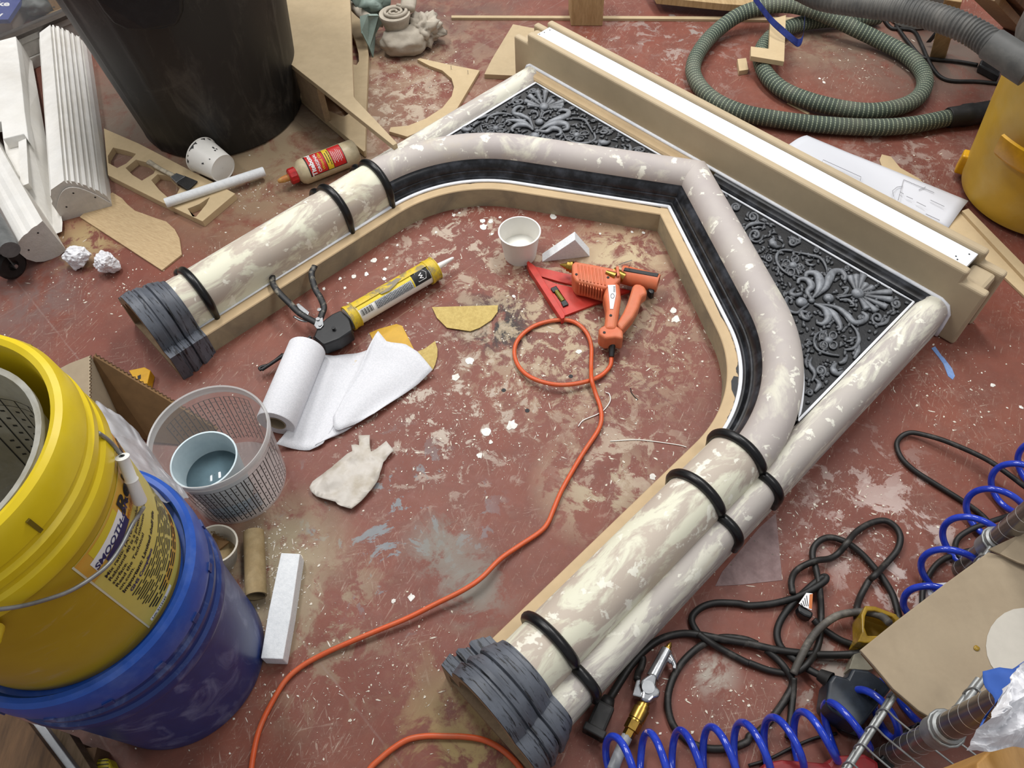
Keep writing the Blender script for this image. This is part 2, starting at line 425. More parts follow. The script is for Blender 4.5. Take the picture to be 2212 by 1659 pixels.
# ================================================================== mantel
mantel = thing('fireplace_mantel', 'half painted arched fireplace mantel with black relief panels lying on the red floor', 'mantel', M(0.5, 0.424, 0))
def filler_mat(name, base, base2, fill, s1, s2, lo, hi, stretch, rot=(0, 0, YAW)):
    t = NT(name); P = t.coords('Object'); S = t.coords('Object', stretch, rot)
    c = t.mix(t.ramp(t.noise(P, s1, 5), [(0.35, 0.0), (0.65, 1.0)]), base, base2)
    c = t.mix(t.ramp(t.noise(S, s2, 7, 0.62, 0.6), [(lo, 0.0), (hi, 1.0)]), c, fill)
    c = t.mix(t.math('MULTIPLY', t.ramp(t.noise(P, 34, 4, 0.6, 0.3), [(0.6, 0.0), (0.64, 1.0)]), 0.8), c, '#eceadb')
    c = t.mix(t.math('MULTIPLY', t.ramp(t.noise(S, s2 * 0.7, 6, 0.6), [(0.6, 0.0), (0.75, 1.0)]), 0.5), c, '#c5b79a')
    t.col(c); t.set(Roughness=0.62); t.bump(t.noise(S, s2 * 2, 5), 0.12, 0.002); return t.m
leg_mat = filler_mat('filled_cream_column', '#b4a99c', '#bdb0a1', '#dad8c2', 5, 9, 0.47, 0.55, (1, 2.4, 2.4))
arch_mat = filler_mat('filled_lilac_moulding', '#aba29f', '#b8b0a9', '#d0ccbc', 6, 12, 0.54, 0.66, (1, 1, 1))
side_mat = filler_mat('filled_grey_half_round', '#b2aaa5', '#bab3aa', '#d8d5c5', 6, 10, 0.49, 0.57, (1, 3.0, 3.0))
strip_mat = mat('mantel_bare_fibreboard', '#c6ad87', '#bca37f', 0.7, 9, 0.35, 0.7, fine=0.06)
strip_side = mat('shaded_smeared_fibreboard', '#a5997c', '#827c6a', 0.7, 10, 0.45, 0.72, dist=0.8, fine=0.1)  # same board's side face: shade put into the colour, mottled with smears
cove_mat = mat('brushed_black_moulding', '#17181b', '#42454c', 0.34, 26, 0.45, 0.75, stretch=(1, 1, 1), detail=8, fine=0.2)
ring_mat = mat('gloss_black_band', '#0e0e0f', '#1c1c1d', 0.33, 30, 0.5, 0.8)
caulk = mat('white_caulk', '#eef0f4', '#dfe3ea', 0.5, 40, fine=0.03)
def slate_mat():
    t = NT('slate_brushed_paint'); P = t.coords('Object'); S = t.coords('Object', (16, 1.5, 1.5), (0, 0, YAW))
    c = t.mix(t.ramp(t.noise(P, 14, 5), [(0.35, 0.0), (0.65, 1.0)]), '#4a4e56', '#5f646d')
    c = t.mix(t.ramp(t.noise(S, 13, 7, 0.72, 0.3), [(0.545, 0.0), (0.60, 1.0)]), c, '#17181b')
    t.col(c); t.set(Roughness=0.5); t.bump(t.noise(S, 14, 5), 0.2, 0.002); return t.m
slate = slate_mat()

RA, AB0, BC = 0.274, 0.5, 0.574; PH = math.radians(59); MID = 0.424
def stations(d, a0, a1_arc=True, leg_n=2, start_arc=False, apex=True):
    """(a,b) of the right half of the opening, offset outward by d"""
    out = []
    if not start_arc:
        for i in range(leg_n): out.append((a0 + (AB0 - a0) * i / leg_n, BC + RA + d))
    for i in range(25):
        f = PH * i / 24; out.append((AB0 + (RA + d) * math.sin(f), BC + (RA + d) * math.cos(f)))
    if apex:
        a, b = out[-1]; k = (b - MID) / math.sin(PH); n = 6
        for i in range(1, n + 1): out.append((a + math.cos(PH) * k * i / n, b - math.sin(PH) * k * i / n))
    return out
def msweep(name, prof, m, side, parent=mantel, closed=True, smooth=True, **kw):
    ring = [stations(d, kw.get('a0', 0.0), start_arc=kw.get('start_arc', False)) for d, z in prof]
    n = len(prof); N = len(ring[0]); vs, fs = [], []
    for i in range(N):
        for j in range(n):
            a, b = ring[j][i]; b = b if side > 0 else 2 * MID - b
            vs.append(M(a, b, prof[j][1]))
    for i in range(N - 1):
        for j in range(n if closed else n - 1):
            fs.append((i * n + j, i * n + (j + 1) % n, (i + 1) * n + (j + 1) % n, (i + 1) * n + j))
    if closed: fs.append(tuple(range(n))); fs.append(tuple((N - 1) * n + j for j in range(n)))
    mats = kw.get('mats'); mi = None
    if mats:
        pick = kw['pick']; mi = [pick(f, prof, n) for f in fs]
    return obj(name, vs, fs, m, parent, smooth=smooth, autosmooth=32, mats=mats, mi=mi)
def arcp(cd, cz, r, a0, a1, n, ry=None):
    return [(cd + r * math.cos(math.radians(a0 + (a1 - a0) * i / n)), cz + (ry or r) * math.sin(math.radians(a0 + (a1 - a0) * i / n))) for i in range(n + 1)]
big = [(0.027, 0.0), (0.027, 0.087)] + arcp(0.077, 0.087, 0.05, 180, 0, 18)[1:] + [(0.127, 0.0)]
arch_prof = [(0.056, 0.03), (0.056, 0.094)] + arcp(0.0925, 0.092, 0.0365, 172, 0, 16, 0.036) + [(0.130, 0.06), (0.130, 0.03)]
cove_prof = [(0.028, 0.03), (0.028, 0.058), (0.030, 0.061), (0.033, 0.061), (0.0355, 0.058), (0.037, 0.060), (0.040, 0.067), (0.0405, 0.0695), (0.0435, 0.0695),
             (0.0445, 0.075), (0.048, 0.0835), (0.052, 0.088), (0.055, 0.0905), (0.057, 0.095), (0.060, 0.096), (0.060, 0.03)]
strip_prof = [(0.0, 0.0), (0.0, 0.050), (0.0015, 0.052), (0.034, 0.052), (0.034, 0.0)]
def msmall(name, side, prof, a0, a1, m, parent=mantel, smooth=True):
    """straight member along the leg direction; prof in (d, z)"""
    n = len(prof); vs = []
    for a in (a0, a1):
        for d, z in prof:
            b = BC + RA + d; b = b if side > 0 else 2 * MID - b; vs.append(M(a, b, z))
    fs = [(j, (j + 1) % n, n + (j + 1) % n, n + j) for j in range(n)] + [tuple(range(n)), tuple(range(n, 2 * n))]
    return obj(name, vs, fs, m, parent, smooth=smooth, autosmooth=35)
small = [(0.105, 0.0), (0.105, 0.062)] + arcp(0.137, 0.062, 0.030, 178, 0, 14) + [(0.167, 0.0)]
def env(d, e):
    z = 0.0
    if -e - 1e-9 <= d <= 0.045: z = max(z, 0.052 + e)
    q = (0.05 + e) ** 2 - (d - 0.077) ** 2
    if q > 0: z = max(z, 0.087 + math.sqrt(q))
    q = (0.03 + e) ** 2 - (d - 0.137) ** 2
    if q > 0: z = max(z, 0.062 + math.sqrt(q))
    elif d >= 0.137: z = max(z, 0.06)
    return z
def base_block(side):
    seq = [(-0.080, 0.019), (-0.060, 0.022), (-0.0575, 0.015), (-0.054, 0.0145), (-0.052, 0.0185), (-0.046, 0.0195), (-0.038, 0.014), (-0.033, 0.0125), (-0.031, 0.009),
           (-0.029, 0.0145), (-0.024, 0.0155), (-0.012, 0.0105), (-0.006, 0.009), (-0.004, 0.006), (0.004, 0.004)]
    vs, fs = [], []; ns = 56
    def loop(a, e, zlow=0.0, inset=0.0):
        ds = [-e + (0.167 + 2 * e) * i / ns for i in range(ns + 1)]
        pts = [(ds[0], zlow)] + [(d, max(env(min(max(d, -e + 1e-6), 0.167 + e - 1e-6), e) - inset, zlow + 0.002)) for d in ds] + [(ds[-1], zlow)]
        return [M(a, (BC + RA + d) if side > 0 else 2 * MID - (BC + RA + d), z) for d, z in pts]
    n = ns + 3
    for a, e in seq: vs += loop(a, e)
    for i in range(len(seq) - 1):
        for j in range(n): fs.append((i * n + j, i * n + (j + 1) % n, (i + 1) * n + (j + 1) % n, (i + 1) * n + j))
    fs.append(tuple(range((len(seq) - 1) * n, len(seq) * n)))
    o = obj('plinth_moulding', vs, fs, slate, mantel, smooth=True, autosmooth=28)
    lab(o, 'slate grey brushed plinth moulding')
    # recessed tan end of the plinth
    vs2 = loop(-0.0805, 0.019) + loop(-0.0805, 0.004, 0.016) + loop(-0.05, 0.004, 0.016); fs2 = []
    for i in range(2):
        for j in range(n): fs2.append((i * n + j, i * n + (j + 1) % n, (i + 1) * n + (j + 1) % n, (i + 1) * n + j))
    fs2.append(tuple(range(2 * n, 3 * n)))
    e = obj('plinth_end', vs2, fs2, mdf_edge, mantel); lab(e, 'hollow bare board end of the plinth')
def ring_band(side, a):
    pts = [(0.025, 0.050)] + arcp(0.077, 0.087, 0.0525, 180, 28, 20) + [(0.1255, 0.096)]
    p2 = [(0.122, 0.088)] + arcp(0.137, 0.062, 0.0325, 100, -10, 12) + [(0.1695, 0.03)]
    for pl in (pts, p2):
        path = [M(a, (BC + RA + d) if side > 0 else 2 * MID - (BC + RA + d), z) for d, z in pl]
        v, f, _ = tube(path, lambda L, t: 0.0088 if 0.02 < t < 0.98 else 0.006, 12)
        o = obj('column_band', v, f, ring_mat, mantel, smooth=True)
    lab(o, 'glossy black half ring')
for side in (1, -1):
    s = msweep('opening_strip', strip_prof, strip_mat, side, a0=-0.002, mats=[strip_mat, strip_side], pick=lambda f, p, n: 1 if (len(f) == 4 and f[0] % n == 0) else 0)
    lab(s, 'bare tan fibreboard strip round the opening')
    lab(msmall('leg_column', side, big, -0.002, 0.502, leg_mat), 'cream and grey filled half round column')
    lab(msmall('side_column', side, small, -0.002, 1.071, side_mat), 'slender grey half round at the outer edge')
    lab(msweep('arch_moulding', arch_prof, arch_mat, side, start_arc=True), 'lilac grey filled arch moulding')
    lab(msweep('cove_moulding', cove_prof, cove_mat, side, start_arc=True), 'black ridged cove moulding')
    pth = [M(a, b if side > 0 else 2 * MID - b, 0.0545) for a, b in stations(0.0255, 0.0)]
    v, f, _ = tube(pth, lambda L, t: 0.0024 if L < 0.5 else 0.0044, 8, flat=0.8); lab(obj('caulk_bead', v, f, caulk, mantel, smooth=True), 'white caulk bead')
    for a in ((0.055, 0.395, 0.505) if side > 0 else (0.045, 0.392, 0.507)): ring_band(side, a)
    base_block(side)
    # dabs of black paint that strayed onto the strip
rr = random.Random(3)
paint_dab = mat('black_paint_dab', '#232426', '#303133', 0.5, 40)
def dab(pts, z=0.0526):
    c = sum((V(p) for p in pts), V()) / len(pts)
    lab(obj('paint_dab', pts, [tuple(range(len(pts)))], paint_dab, mantel), 'stray black paint')
dab([G(1500 + x / 5.53, 700 + y / 5.53, 0.0528) for x, y in ((440, 680), (470, 620), (525, 630), (520, 700), (590, 760), (560, 900), (520, 950), (480, 860), (445, 780))])
def edge_paint(side, s0, s1, d0, seed):
    r2 = random.Random(seed); A = stations(0.027, 0.0, start_arc=True); B = stations(0.014, 0.0, start_arc=True)
    n = len(A); i0, i1 = int(s0 * (n - 1)), int(s1 * (n - 1)); up, lo = [], []
    for i in range(i0, i1 + 1):
        for k in range(4):
            if i == n - 1 and k: break
            j = min(i + 1, n - 1); t = k / 4
            pa = V((A[i][0], A[i][1])).lerp(V((A[j][0], A[j][1])), t); pb = V((B[i][0], B[i][1])).lerp(V((B[j][0], B[j][1])), t)
            w = min(max(0.5 + 0.9 * noise.noise(V((i * 0.35 + t * 0.35, seed, 0))) + r2.uniform(-.12, .12), 0.08), 1.0) * d0
            up.append(pa); lo.append(pa.lerp(pb, w))
    conv = lambda p: M(p.x, p.y if side > 0 else 2 * MID - p.y, 0.0527)
    vs = [conv(p) for p in up] + [conv(p) for p in lo]; m = len(up)
    lab(obj('paint_dab', vs, [(i, i + 1, m + i + 1, m + i) for i in range(m - 1)], paint_dab, mantel), 'ragged black paint edge')
edge_paint(1, 0.0, 1.0, 0.8, 4); edge_paint(-1, 0.0, 0.97, 0.55, 9)

# header box of the shelf
def header_mat():
    t = NT('header_fibreboard'); P = t.coords('Object')
    c = t.mix(t.ramp(t.noise(P, 5, 5), [(0.4, 0.0), (0.75, 1.0)]), '#b6a486', '#a9977a')
    c = t.mix(t.math('MULTIPLY', t.ramp(t.noise(P, 9, 7, 0.7, 0.6), [(0.68, 0.0), (0.76, 1.0)]), 0.7), c, '#5c4a33')     # glue and finger stains
    c = t.mix(1.0, c, t.ramp(t.noise(P, 40, 4), [(0.3, 0.94), (0.7, 1.03)]), 'MULTIPLY'); t.col(c); t.set(Roughness=0.7); return t.m
hdr_face = header_mat()
def header_board(a0, a1):
    o = [(-0.211, 0.0), (-0.211, 0.147), (-0.162, 0.147), (-0.162, 0.172), (1.005, 0.172), (1.005, 0.147), (1.053, 0.147), (1.053, 0.0)]
    v, f = slab([[M(a0, b, z) for b, z in o]], U * (a1 - a0))
    return obj('header_board', v, f, hdr_face, mantel, bevel=0.006, bseg=3)
header_board(1.0705, 1.0895); header_board(1.141, 1.160)
def mbox(name, a0, a1, b0, b1, z0, z1, m, bevel=0.0, parent=mantel):
    vs = [M(a, b, z) for a in (a0, a1) for b in (b0, b1) for z in (z0, z1)]
    return obj(name, vs, [(0, 1, 3, 2), (4, 6, 7, 5), (0, 4, 5, 1), (2, 3, 7, 6), (0, 2, 6, 4), (1, 5, 7, 3)], m, parent, bevel=bevel)
white_board = mat('white_melamine', '#e3e6ea', None, 0.4, 20, fine=0.02)
ws = mbox('shelf_strip', 1.0897, 1.1408, -0.151, 0.993, 0.150, 0.1635, white_board, 0.001); lab(ws, 'white shelf strip with nail heads')
nail = mat('nail_head', '#3b3b3d', None, 0.4, metal=0.6)
for a, b in ((1.100, -0.146), (1.114, -0.143), (1.131, -0.140), (1.100, 0.972), (1.106, 0.966), (1.128, 0.981)):
    v, f = cyl(M(a, b, 0.163), M(a, b, 0.1641), 0.0016, n=8); obj('nail_head', v, f, nail, ws)
for b0, b1 in ((-0.196, -0.150), (0.994, 1.042)): mbox('end_block', 1.0897, 1.1408, b0, b1, 0.09, 0.143, hdr_face, 0.008)
mbox('header_floor_board', 1.0897, 1.1408, -0.19, 1.035, 0.06, 0.089, hdr_face)
# trims between panels and header: tan on one side, black on the other
trim_prof = [(1.044, 0.055), (1.044, 0.078), (1.047, 0.083), (1.054, 0.0855), (1.060, 0.085), (1.064, 0.088), (1.0704, 0.089), (1.0704, 0.055)]
def trim(b0, b1, m, label):
    n = len(trim_prof); vs = [M(a, b, z) for b in (b0, b1) for a, z in trim_prof]
    lab(obj('header_trim', vs, [(j, (j + 1) % n, n + (j + 1) % n, n + j) for j in range(n)] + [tuple(range(n)), tuple(range(n, 2 * n))], m, mantel, smooth=True, autosmooth=30), label)
trim(-0.137, 0.40, strip_mat, 'bare tan trim below the header'); trim(0.448, 0.985, cove_mat, 'black trim below the header')
v, f, _ = tube([M(1.069, b, 0.0905) for b in (-0.15, 0.1, 0.4, 0.7, 0.99)] + [M(1.069, 1.006, 0.084), M(1.069, 1.016, 0.066), M(1.069, 1.0175, 0.03), M(1.069, 1.0175, 0.004)], 0.0042, 8)
lab(obj('caulk_bead', v, f, caulk, mantel, smooth=True), 'white caulk bead along the header')
v, f, _ = tube([M(1.069, -0.15, 0.0905), M(1.069, -0.160, 0.084), M(1.069, -0.168, 0.066), M(1.069, -0.1695, 0.03)], 0.0042, 8)
lab(obj('caulk_bead', v, f, caulk, mantel, smooth=True), 'white caulk bead')

# relief panels
def relief_mat():
    t = NT('drybrushed_black_relief'); P = t.coords('Object'); sx = t.n('ShaderNodeSeparateXYZ'); t.l(P, sx.inputs[0])
    h = t.ramp(t.math('DIVIDE', t.math('SUBTRACT', sx.outputs['Z'], 0.0712), 0.0095), [(0.1, 0.0), (0.85, 1.0)])
    k = t.math('MULTIPLY', h, t.ramp(t.noise(P, 60, 6, 0.7), [(0.3, 0.35), (0.65, 1.0)]))
    c = t.mix(t.ramp(t.noise(P, 24, 6), [(0.4, 0.0), (0.7, 1.0)]), '#141517', '#222326')
    t.col(t.mix(k, c, '#8b8f95')); t.set(Roughness=0.42); t.bump(t.noise(P, 150, 5), 0.3, 0.0015); return t.m
relief = relief_mat()
PZ = 0.0705
def inv(p): q = p - ORG; return q.dot(U), q.dot(Wd)
def make_panel(side):
    mb = (lambda b: b) if side > 0 else (lambda b: 2 * MID - b)
    D = 0.134; pts = []
    f0 = math.acos((0.953 - BC) / (RA + D))
    for i in range(17):
        f = f0 + (PH - f0) * i / 16; pts.append((AB0 + (RA + D) * math.sin(f), BC + (RA + D) * math.cos(f)))
    a, b = pts[-1]; k = (1.044 - a) / math.cos(PH)
    for i in range(1, 9): pts.append((a + math.cos(PH) * k * i / 8, b - math.sin(PH) * k * i / 8))
    for i in range(1, 13): pts.append((1.044, pts[24][1] + (0.953 - pts[24][1]) * i / 12))
    loop = [M(a, mb(b), PZ) for a, b in pts]
    v, f = slab([loop], (0, 0, -0.02))
    pan = obj('relief_panel', v, f, relief, mantel); lab(pan, 'black drybrushed panel of scrolling foliage in relief')
    v, f, _ = tube([p + V((0, 0, 0.002)) for p in loop], 0.0027, 7, closed=True); lab(obj('caulk_bead', v, f, caulk, pan, smooth=True), 'white caulk round the panel')
    ins = lambda a, b: a < 1.040 and b < 0.949 and not inside_arch(a, b)
    def inside_arch(a, b):
        # distance to arc / line offset
        if b > BC + (RA) * math.cos(PH) - (a - AB0 - RA * math.sin(PH)) * 0.6 and a < AB0 + (RA + D) * math.sin(PH) + 0.0 and math.atan2(a - AB0, b - BC) < PH:
            return math.hypot(a - AB0, b - BC) < RA + D + 0.004
        ex, ey = math.cos(PH), -math.sin(PH); qx, qy = a - (AB0 + RA * math.sin(PH)), b - (BC + RA * math.cos(PH))
        return qx * (-ey) + qy * ex < D + 0.004
    def q(x, y, z=PZ + 0.004):
        a, b = inv(G(1520 + x / 3.0729, 360 + y / 3.0729, 0.076)); return M(a, mb(b), z), a, b
    sc = 0.00042
    def stroke(name, pts, r0, r1, n=6, mid=None, z=PZ + 0.003, flat=0.85):
        P = [q(x, y, z) for x, y in pts]
        if not all(ins(a, b) for _, a, b in P): P = [p for p in P if ins(p[1], p[2])]
        if len(P) < 2: return
        path = spline([p[0] for p in P], n)
        rad = (lambda L, t: sc * (r0 + (r1 - r0) * t)) if mid is None else (lambda L, t: sc * (r0 + (mid - r0) * t / 0.5 if t < 0.5 else mid + (r1 - mid) * (t - 0.5) / 0.5))
        v, f, _ = tube(path, rad, 8, flat=flat); obj(name, v, f, relief, pan, smooth=True)
    def spiral(x, y, r, turns=1.6, a0=0.0, d=1, w=6):
        pts = []
        for i in range(int(turns * 10) + 1):
            t = i / (turns * 10); a = a0 + d * t * turns * 2 * math.pi; rr2 = r * (1 - 0.85 * t); pts.append((x + rr2 * math.cos(a), y + rr2 * math.sin(a)))
        stroke('scroll', pts, w * 0.8, w * 1.3, n=2)
        boss('scroll_eye', x, y, w * 1.5)
    def boss(name, x, y, r, hz=0.6):
        p, a, b = q(x, y, PZ)
        if not ins(a, b): return
        R_ = r * sc; pr = [(R_ * math.sin(i / 5 * math.pi / 2), R_ * (0.3 + hz) * math.cos(i / 5 * math.pi / 2)) for i in range(6)]
        pr[0] = (1e-5, pr[0][1]); v, f, _ = lathe(pr + [(R_, -0.001)], p, n=14); obj(name, v, f, relief, pan, smooth=True)
    for pts, r0, r1, mid in [
        ([(725, 885), (690, 830), (718, 790), (690, 748), (640, 742), (626, 772)], 8, 8, 20), ([(722, 872), (762, 820), (772, 752), (745, 707), (690, 702), (678, 730)], 6, 10, 26),
        ([(745, 852), (790, 790), (800, 740)], 5, 3, 12), ([(740, 862), (810, 800), (835, 740), (862, 697), (912, 692), (942, 722), (935, 752)], 6, 10, 24),
        ([(735, 905), (790, 930), (822, 970), (826, 1010), (790, 1040), (750, 1030)], 7, 8, 22), ([(742, 905), (840, 955), (888, 1010), (912, 1065), (890, 1082)], 5, 8, 20),
        ([(755, 905), (880, 930), (950, 980), (1000, 1030), (1062, 1022), (1085, 990), (1052, 962)], 5, 10, 18), ([(800, 915), (900, 940), (965, 1030)], 4, 3, 7),
        ([(700, 905), (655, 940), (620, 965), (570, 950), (545, 900), (555, 862), (588, 878)], 6, 7, 9), ([(690, 960), (650, 960), (668, 1000), (700, 1005), (690, 970)], 8, 6, 12),
        ([(650, 728), (560, 705), (500, 650), (485, 590), (520, 550), (595, 553)], 4, 7, 9), ([(600, 560), (700, 580), (780, 605), (815, 660), (822, 705)], 5, 4, 10),
        ([(822, 1080), (760, 1100), (735, 1150), (760, 1210), (830, 1238), (905, 1250)], 4, 6, 8), ([(980, 1040), (1020, 1090), (1031, 1150), (1000, 1200), (935, 1212)], 5, 6, 11),
        ([(610, 800), (580, 830), (600, 850), (650, 840)], 5, 10, 14), ([(920, 800), (960, 800), (935, 840), (890, 850)], 6, 4, 9), ([(905, 880), (960, 880), (1000, 915), (970, 920)], 6, 4, 9),
        ([(880, 862), (935, 855), (985, 845)], 4, 6, 8), ([(470, 470), (455, 495), (480, 525), (515, 525)], 8, 4, 22), ([(560, 460), (620, 450), (640, 490), (600, 515)], 4, 5, 9),
        ([(270, 420), (300, 385), (360, 370), (412, 375)], 5, 6, 14), ([(330, 405), (375, 398), (395, 405)], 4, 3, 10), ([(720, 1260), (705, 1310), (740, 1370), (720, 1420)], 5, 5, 12),
        ([(880, 1300), (860, 1340), (890, 1370), (930, 1350)], 8, 4, 18), ([(960, 1250), (930, 1290), (900, 1300)], 4, 8, 12), ([(1000, 1270), (1030, 1210), (1035, 1165)], 6, 3, 12),
        ([(950, 1155), (985, 1150), (1000, 1130)], 4, 3, 9), ([(700, 1240), (680, 1290), (690, 1330)], 3, 5, 9), ([(740, 1400), (770, 1440), (740, 1490)], 4, 6, 14),
        ([(560, 870), (545, 900), (560, 930)], 4, 4, 14), ([(1240, 985), (1210, 1030), (1150, 1050)], 4, 6, 10), ([(690, 640), (720, 650), (748, 640)], 4, 3, 9), ([(675, 612), (705, 618), (730, 612)], 4, 3, 8)]:
        stroke('scroll', pts, r0, r1, mid=mid)
    for i, (x, y, r, d) in enumerate([(345, 450, 52, 1), (330, 330, 36, -1), (215, 265, 30, 1), (592, 495, 34, 1), (1282, 905, 36, -1), (1155, 1000, 44, 1), (780, 1350, 38, -1), (705, 1495, 26, 1),
                                      (748, 550, 20, 1), (438, 605, 26, -1), (1060, 698, 17, 1), (165, 178, 20, 1), (952, 668, 20, -1), (700, 1165, 14, 1)]):
        spiral(x, y, r, 1.5, i * 1.3, d, 5 if r < 30 else 7)
    c = (1025, 838)
    for tip in [(972, 725), (1012, 718), (1062, 716), (1120, 738), (1188, 768), (1246, 826), (1252, 880), (1218, 930), (1150, 958), (1088, 942)]:
        dx, dy = tip[0] - c[0], tip[1] - c[1]
        stroke('shell_rib', [(c[0] + dx * 0.2, c[1] + dy * 0.2), (c[0] + dx * 0.6, c[1] + dy * 0.6), tip], 8, 21, n=5, z=PZ + 0.0015, flat=0.9)
    boss('boss', c[0], c[1], 33); boss('boss', 832, 868, 28); boss('boss', 652, 895, 30); boss('boss', 720, 882, 18)
    for fx, fy, rot, k in ((595, 650, 0.3, 4), (830, 1148, 0.75, 4)):
        for j in range(4):
            a = rot + j * math.pi / 2; x, y = fx + 46 * math.cos(a), fy + 46 * math.sin(a)
            pts = [(x + 24 * math.cos(a + s), y + 24 * math.sin(a + s)) for s in [i * 2 * math.pi / 9 for i in range(10)]]
            stroke('flower_petal', pts, 5, 5, n=2); boss('flower_petal', x, y, 20, 0.1)
        boss('flower_eye', fx, fy, 24)
    for cx_, cy_ in ((450, 548), (812, 1292)):
        for j in range(14): boss('berry', cx_ + rr.uniform(-38, 38), cy_ + rr.uniform(-26, 26), rr.uniform(4, 8), 0.8)
    # small background leaves, too fine to tell apart
    vs, fs = [], []
    for j in range(1500):
        x, y = rr.uniform(60, 1420), rr.uniform(40, 1640); p, a, b = q(x, y, PZ + 0.0005)
        if not ins(a, b): continue
        th = rr.uniform(0, 6.28); L_ = rr.uniform(18, 52)
        P = [(x + L_ * t * math.cos(th + t * 0.9), y + L_ * t * math.sin(th + t * 0.9)) for t in (0, 0.35, 0.7, 1.0)]
        Q = [q(xx, yy, PZ + 0.0012) for xx, yy in P]
        if not all(ins(w[1], w[2]) for w in Q): continue
        v, f, _ = tube([w[0] for w in Q], lambda L, t: sc * (1.5 + 15 * t * (1 - t) * 2.2), 6, flat=1.0); o = len(vs); vs += v; fs += [tuple(i + o for i in w) for w in f]
    tag(obj('background_foliage', vs, fs, relief, pan, smooth=True), 'fine leaf texture between the scrolls', kind='stuff')
make_panel(1); make_panel(-1)
# ================================================================== behind the partition
def print_text(parent, s, size, org, ex, ey, m, name='lettering', bold=0.0, shear=0.0, lift=0.0006):
    v, f = flatmap(text_mesh(s, size, bold, shear), org, ex, ey, lift); return obj(name, v, f, m, parent)
blue_print = mat('blue_print', '#3f4a86', '#4b558c', 0.5, 20, fine=0.05)
ink_white = mat('white_ink', '#e6e6e6', None, 0.6, fine=0)
ink_black = mat('black_ink', '#1b1b1d', None, 0.6, fine=0)
def ubox(*a): pass
bx = thing('carton', 'blue printed carton standing behind the glass partition', 'box', G(0, 20, 0.0))
zt0 = 0.06
cpoly = [(17, 42), (45, 0), (62, -26), (-60, -30), (-70, 44)]
v, f = slab([px(cpoly, z=zt0)], (0, 0, -0.012)); obj('carton_lid', v, f, blue_print, bx)
v, f = slab([px(cpoly, z=zt0 - 0.0125)], (0, 0, -(zt0 - 0.0125))); obj('carton_body', v, f, mat('pale_carton_side', '#a39b8d', None, 0.8), bx)
v, f, _ = tube(px([(17, 44), (-70, 46)], z=zt0 - 0.006), 0.004, 6); obj('lid_edge', v, f, ink_white, bx)
for s_, x_, y_, k_ in (('ke', -6, 13, 0.040), ('y', -6, 36, 0.036)):
    o_ = G(x_, y_, zt0); print_text(bx, s_, k_, o_, (G(x_ + 10, y_, zt0) - o_).normalized(), (G(x_ + 2, y_ - 10, zt0) - o_).normalized(), ink_white, bold=0.0012)
q = G(92, 34, 0.0); o = obj('tarpaulin', *lump(q + V((0, 0, 0.035)), 0.052, 0.3, 5, 4, (1.0, 0.75, 0.6), 1.5), mat('grey_tarpaulin', '#6f716d', '#565954', 0.55, 14, 0.4, 0.7), smooth=True)
tag(o, 'crumpled grey plastic tarpaulin beyond the glass', 'tarpaulin')
q = G(130, 30, 0.0); v, f = box(q + V((0, 0, 0.08)), (U, Wd, V((0, 0, 1))), (0.03, 0.025, 0.16)); st = obj('timber_stand', v, f, pine, bevel=0.002)
tag(st, 'short upright pine stand behind the glass beside the bin', 'timber')
v, f = box(q + V((0, 0, 0.01)), (U, Wd, V((0, 0, 1))), (0.08, 0.07, 0.02)); obj('stand_base', v, f, pine, st)
back_board = wall_box('wall_back', -1.0, 1.2, WB - 1.32, WB - 1.3, 0.0, 1.6, mat('dull_beige_board', '#8d7c68', '#7b6c5a', 0.8, 6)); tag(back_board, 'dull boarding beyond the glass', kind='structure')

# ================================================================== white castings by the partition
def extrude_face(name, face, axis, length, m, m_end, parent, flute=None):
    face = [V(p) for p in face]; n = len(face); far = [p + V(axis).normalized() * length for p in face]
    vs = face + far; fs = [(j, (j + 1) % n, n + (j + 1) % n, n + j) for j in range(n)] + [tuple(range(n)), tuple(range(n, 2 * n))]
    return obj(name, vs, fs, m, parent, mats=[m, m_end], mi=[0] * n + [1, 1])
# fluted half column on its flat back
p0, p1 = G(135, 473), G(244, 447); ex = (p1 - p0).normalized(); wdt = (p1 - p0).length
far = G(151, 116); mid = (p0 + p1) / 2; axis = (far - mid); L_ = axis.length - 0.02; axis.normalize(); ex = axis.cross(V((0, 0, 1))).normalized()
hc = thing('fluted_half_column', 'long white plaster half column with fluted side lying beside the black bin', 'casting', mid)
pr = [(-0.5, 0.0), (-0.5, 0.05), (-0.46, 0.056), (-0.44, 0.070), (-0.42, 0.072), (-0.36, 0.086), (-0.06, 0.100)]
for i in range(7):
    x = -0.05 + 0.078 * i - 0.010 * (i % 2); zf = lambda q_: 0.101 - 0.062 * max(0.0, (q_ + 0.05) / 0.54) ** 1.5
    pr += [(x, zf(x)), (x + 0.010, zf(x) - 0.008), (x + 0.030, zf(x + 0.03) - 0.009), (x + 0.038, zf(x + 0.038) - 0.001)]
pr += [(0.497, 0.03), (0.5, 0.0)]
face = [mid + ex * (x * wdt) + V((0, 0, z)) for x, z in pr]
extrude_face('column_body', face, axis, L_, plaster, plaster_end, hc)
fc = [mid - axis * 0.001 + ex * (x * wdt) + V((0, 0, z)) for x, z in [(-0.5, 0.0)] + [(-0.47 + 0.85 * i / 14, 0.022 + 0.060 * math.sin(math.pi * (0.08 + 0.84 * i / 14))) for i in range(15)] + [(0.5, 0.012), (0.5, 0.0)]]
o = obj('end_board', *slab([fc], -axis * 0.004), plaster_end, hc); lab(o, 'chalky half round end with screw holes')
